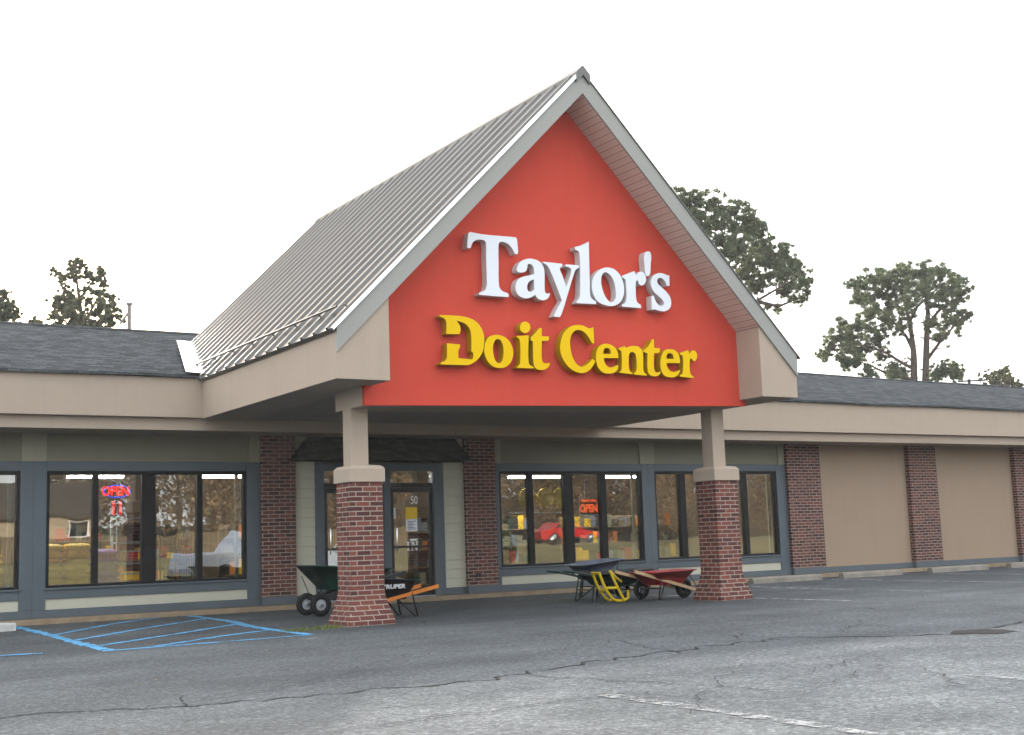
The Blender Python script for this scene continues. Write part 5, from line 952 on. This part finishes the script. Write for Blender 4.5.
MB().tube([tuple(a), tuple(c)], .03, 8).build('pipe', M['dark_metal'], rp)
MB().tube([(m_.x, 6.6, rz(m_.x)-.35), (m_.x, 6.6, m_.z+.06)], .055, 8).build('post', M['dark_metal'], rp)

# ---------------------------------------------------------------- across the street (what the shop windows mirror)
def twig_tree(x, y, h, seed, V, F, T):
    r = random.Random(seed)
    T.tube([(x, y, .8), (x+r.uniform(-.3, .3), y, h*.45), (x+r.uniform(-.6, .6), y+r.uniform(-.5, .5), h*.9)], [.22, .15, .04], 6)
    for _ in range(14):
        z0 = h*r.uniform(.25, .8); a = r.uniform(0, 2*PI); L = h*.28*r.uniform(.5, 1)
        T.tube([(x, y, z0), (x+math.cos(a)*L*.6, y+math.sin(a)*L*.6, z0+L*.5), (x+math.cos(a)*L, y+math.sin(a)*L, z0+L*1.0)], [.07, .045, .015], 4)
    for _ in range(2000):
        d, e = rot_frame(r); p = Vector((x, y, h*.58))+Vector((d.x*h*.30, d.y*h*.30, d.z*h*.45))*r.random()**.4
        u, w_ = rot_frame(r); n = len(V); V += [p, p+u*.6+w_*.05, p+u*.65]; F.append((n, n+1, n+2)); n = len(V); V += [p-w_*.16, p+u*.14, p+w_*.16, p-u*.12]; F.append((n, n+1, n+2, n+3))
V, F, T = [], [], MB(); r = random.Random(77)
for i in range(44): twig_tree(4+i*2.35+r.uniform(-1, 1), -66+r.uniform(-7, 5), r.uniform(9, 14)*(.42 if i < 8 else 1), 200+i, V, F, T)
T.add(V, F, 1); T.add([(-20, -84, 0), (40, -84, 0), (40, -84.4, 3.4), (-20, -84.4, 3.4)], [(0, 1, 2, 3)], 0); T.add([(40, -84, 0), (130, -84, 0), (130, -84.4, 5.5), (40, -84.4, 5.5)], [(0, 1, 2, 3)], 0)
tag(T.build('woods', [M['bark'], M['leaves_brown']], fix=False), 'brown winter woods across the street', 'woods', kind='stuff')
hs = thing('house', (13, -57, .9), 'tan house with dark gabled roof across the street', 'house')
MB().box(6, 19.3, -62, -56, .8, 3.5).build('wall', M['house_wall'], hs)
MB().prism_x([(-62.6, 3.45), (-59, 5.6), (-55.4, 3.45), (-55.4, 3.3), (-62.6, 3.3)], 5.4, 19.9).build('roof', M['house_roof'], hs)
for x in (9, 13, 18): 
    w = MB().box(x, x+1.1, -55.99, -55.93, 2.3, 3.1).build('window', M['dark_glass'], hs); MB().box(x-.08, x+1.18, -55.98, -55.95, 2.25, 3.15).build('frame', M['paper_white'], w)
MB().box(15.2, 16.1, -55.99, -55.93, .9, 3.0).build('door', M['tray_red'], hs)
fn = thing('wooden_fence', (24, -53, .9), 'brown board fence in front of the tan house across the street', 'fence')
b = MB()
b.box(9, 39, -53, -52.97, .9, 2.2)
b.build('board', M['fence_board'], fn)
b = MB().box(9, 39, -53.06, -53.001, 1.9, 2.0); b.build('rail', M['fence_wood'], fn)
def vehicle(name, lab, cat, loc, rot, mat, prof, cab, width, wheels, wr):
    t = thing(name, (0, 0, 0), lab, cat); h = width/2
    MB().prism_y(prof, -h, h).build('body', M[mat], t, .05)
    (bx0, bx1, tx0, tx1, z0, z1) = cab; i = .16
    MB().hexa([(bx0, -h+.04, z0), (bx1, -h+.04, z0), (bx1, h-.04, z0), (bx0, h-.04, z0)], [(tx0, -h+i, z1), (tx1, -h+i, z1), (tx1, h-i, z1), (tx0, h-i, z1)]).build('cab', M[mat], t, .05)
    for s in (-1, 1):
        q = lambda x, f: (x, s*(h-.035-(i-.04)*f), z0+(z1-z0)*f)
        x_a, x_b = bx0+.18, bx1-.18; y0 = .012*s
        pts = [q(bx0+.2+(tx0-bx0)*.12, .12), q(bx1-.2+(tx1-bx1)*.12, .12), q(tx1-.12, .86), q(tx0+.12, .86)]
        MB().hexa([(p[0], p[1]-y0, p[2]) for p in pts], [(p[0], p[1]+y0*.6, p[2]) for p in pts]).build('side_window', M['dark_glass'], t)
    for wx in wheels:
        for s in (-1, 1):
            w = thing_part('wheel', t); yy = s*(h-.10)
            MB().lathe([(.0, -.1), (wr*.9, -.1), (wr, -.06), (wr, .06), (wr*.9, .1), (0, .1)], (wx, yy, wr), 'y', 24).build('tyre', M['rubber'], w)
            MB().lathe([(0, -.115), (wr*.6, -.112), (wr*.62, .112), (0, .115)], (wx, yy, wr), 'y', 20).build('rim', M['chrome'], w)
    xf = max(p[0] for p in prof); xr_ = min(p[0] for p in prof); zc = .72
    for s in (-1, 1): 
        MB().box(xf-.06, xf+.012, s*h*.62-.16, s*h*.62+.16, zc-.07, zc+.07).build('headlight', M['paper_white'], t)
        MB().box(xr_-.012, xr_+.05, s*h*.75-.12, s*h*.75+.12, zc-.02, zc+.14).build('taillight', M['tray_red'], t)
    MB().box(xf-.02, xf+.07, -h+.05, h-.05, .36, .50).build('bumper', M['chrome'], t)
    t.location = loc; t.rotation_euler = (0, 0, rot); return t
vehicle('pickup_truck', 'pale blue white pickup truck parked in the lot behind the camera', 'truck', (15.2, -18.6, 0), PI*.96, 'truck_white',
        [(-2.6, .45), (2.55, .45), (2.62, .62), (2.55, 1.02), (1.0, 1.10), (-2.62, 1.08)], (-.75, 1.15, -.62, .55, 1.06, 1.72), 1.85, (-1.65, 1.62), .36)
vehicle('red_car', 'bright red car driving along the street across from the store', 'car', (45.6, -45.5, .885), 0., 'car_red',
        [(-2.2, .30), (2.15, .30), (2.22, .5), (2.1, .72), (1.0, .86), (-1.9, .92), (-2.22, .8)], (-1.6, 1.0, -1.0, .25, .88, 1.36), 1.75, (-1.35, 1.35), .33)
def shrub(x, y, rr, h, lab):
    t = thing('evergreen_shrub', (x, y, 0), lab, 'shrub'); r = random.Random(int(x*3)); V = []; F = []
    for _ in range(2600):
        d, e = rot_frame(r); p = Vector((x, y, h*.5))+Vector((d.x*rr, d.y*rr, d.z*h*.5))*(.55+.45*r.random()); u, w_ = rot_frame(r); n = len(V); V += [p-u*.12, p+w_*.06, p+u*.12, p-w_*.06]; F.append((n, n+1, n+2, n+3))
    b = MB(); b.add(V, F); b.build('foliage', M['needles'], t, fix=False)
    MB().tube([(x, y, 0), (x, y, h*.6)], .06, 6).build('stem', M['bark'], t)
shrub(32.0, -31.0, .8, 1.75, 'round dark evergreen shrub at the edge of the parking lot')

# ---------------------------------------------------------------- light, sky, camera
SUN_EL, SUN_AZ = math.radians(14), math.radians(6)     # azimuth measured from +y toward +x
wd = bpy.data.worlds.new('World'); SC.world = wd; wd.use_nodes = True
nt = wd.node_tree; bg = nt.nodes['Background']
sky = nt.nodes.new('ShaderNodeTexSky'); sky.sky_type = 'NISHITA'; sky.sun_disc = False
sky.sun_elevation = SUN_EL; sky.sun_rotation = SUN_AZ; sky.air_density = 1.0; sky.dust_density = 6.0; sky.ozone_density = 1.0
hz = nt.nodes.new('ShaderNodeMix'); hz.data_type = 'RGBA'; hz.inputs['Factor'].default_value = .72; hz.inputs[7].default_value = (5.2, 5.3, 5.45, 1)   # thin white overcast
nt.links.new(sky.outputs[0], hz.inputs[6]); nt.links.new(hz.outputs[2], bg.inputs[0]); bg.inputs[1].default_value = .10
sd = Vector((math.sin(SUN_AZ)*math.cos(SUN_EL), math.cos(SUN_AZ)*math.cos(SUN_EL), math.sin(SUN_EL)))
ld = bpy.data.lights.new('sun', 'SUN'); ld.energy = 1.5; ld.angle = math.radians(10); ld.color = (1, .92, .80)
lo = bpy.data.objects.new('sun', ld); COL.objects.link(lo); lo.rotation_euler = (-sd).to_track_quat('-Z', 'Y').to_euler(); lo.location = (0, 0, 40)

b = MB().box(-70, 130, -112, 110, -1.2, 24)
hb_ = b.build('haze', NT('haze').m); tag(hb_, kind='stuff'); hm = MATS['haze'].node_tree
pv = hm.nodes.new('ShaderNodeVolumePrincipled'); pv.inputs['Color'].default_value = (.95, .96, 1, 1); pv.inputs['Density'].default_value = HAZE; pv.inputs['Anisotropy'].default_value = .2
hm.links.remove(hm.nodes['Material Output'].inputs['Surface'].links[0]); hm.links.new(pv.outputs[0], hm.nodes['Material Output'].inputs['Volume'])
hm.nodes.remove(hm.nodes['Principled BSDF'])
yaw, pitch, roll, F_ = .564, .1355, .0343, 1282.52
c, s = math.cos(yaw), math.sin(yaw); cp_, sp_ = math.cos(pitch), math.sin(pitch); cr, sr_ = math.cos(roll), math.sin(roll)
r0 = Vector((c, -s, 0)); f0 = Vector((s, c, 0)); u0 = Vector((0, 0, 1))
fw = f0*cp_+u0*sp_; uu = -f0*sp_+u0*cp_; rr = r0*cr-uu*sr_; u2 = r0*sr_+uu*cr
cam = bpy.data.cameras.new('camera'); cam.sensor_width = 36; cam.lens = F_/1024*36; cam.clip_end = 2000; cam.clip_start = .1
co = bpy.data.objects.new('camera', cam); COL.objects.link(co)
mt = Matrix((rr, u2, -fw)).transposed().to_4x4(); mt.translation = Vector((0, -22.2803, 1.0539)); co.matrix_world = mt
SC.camera = co
SC.view_settings.view_transform = 'Standard'; SC.view_settings.look = 'None'; SC.view_settings.exposure = EXPOSURE; SC.view_settings.gamma = 1; SC.view_settings.use_curve_mapping = False
SC.cycles.use_denoising = True; SC.cycles.max_bounces = 8; SC.cycles.transparent_max_bounces = 12; SC.cycles.caustics_reflective = False; SC.cycles.caustics_refractive = False
SC.cycles.sample_clamp_indirect = 6
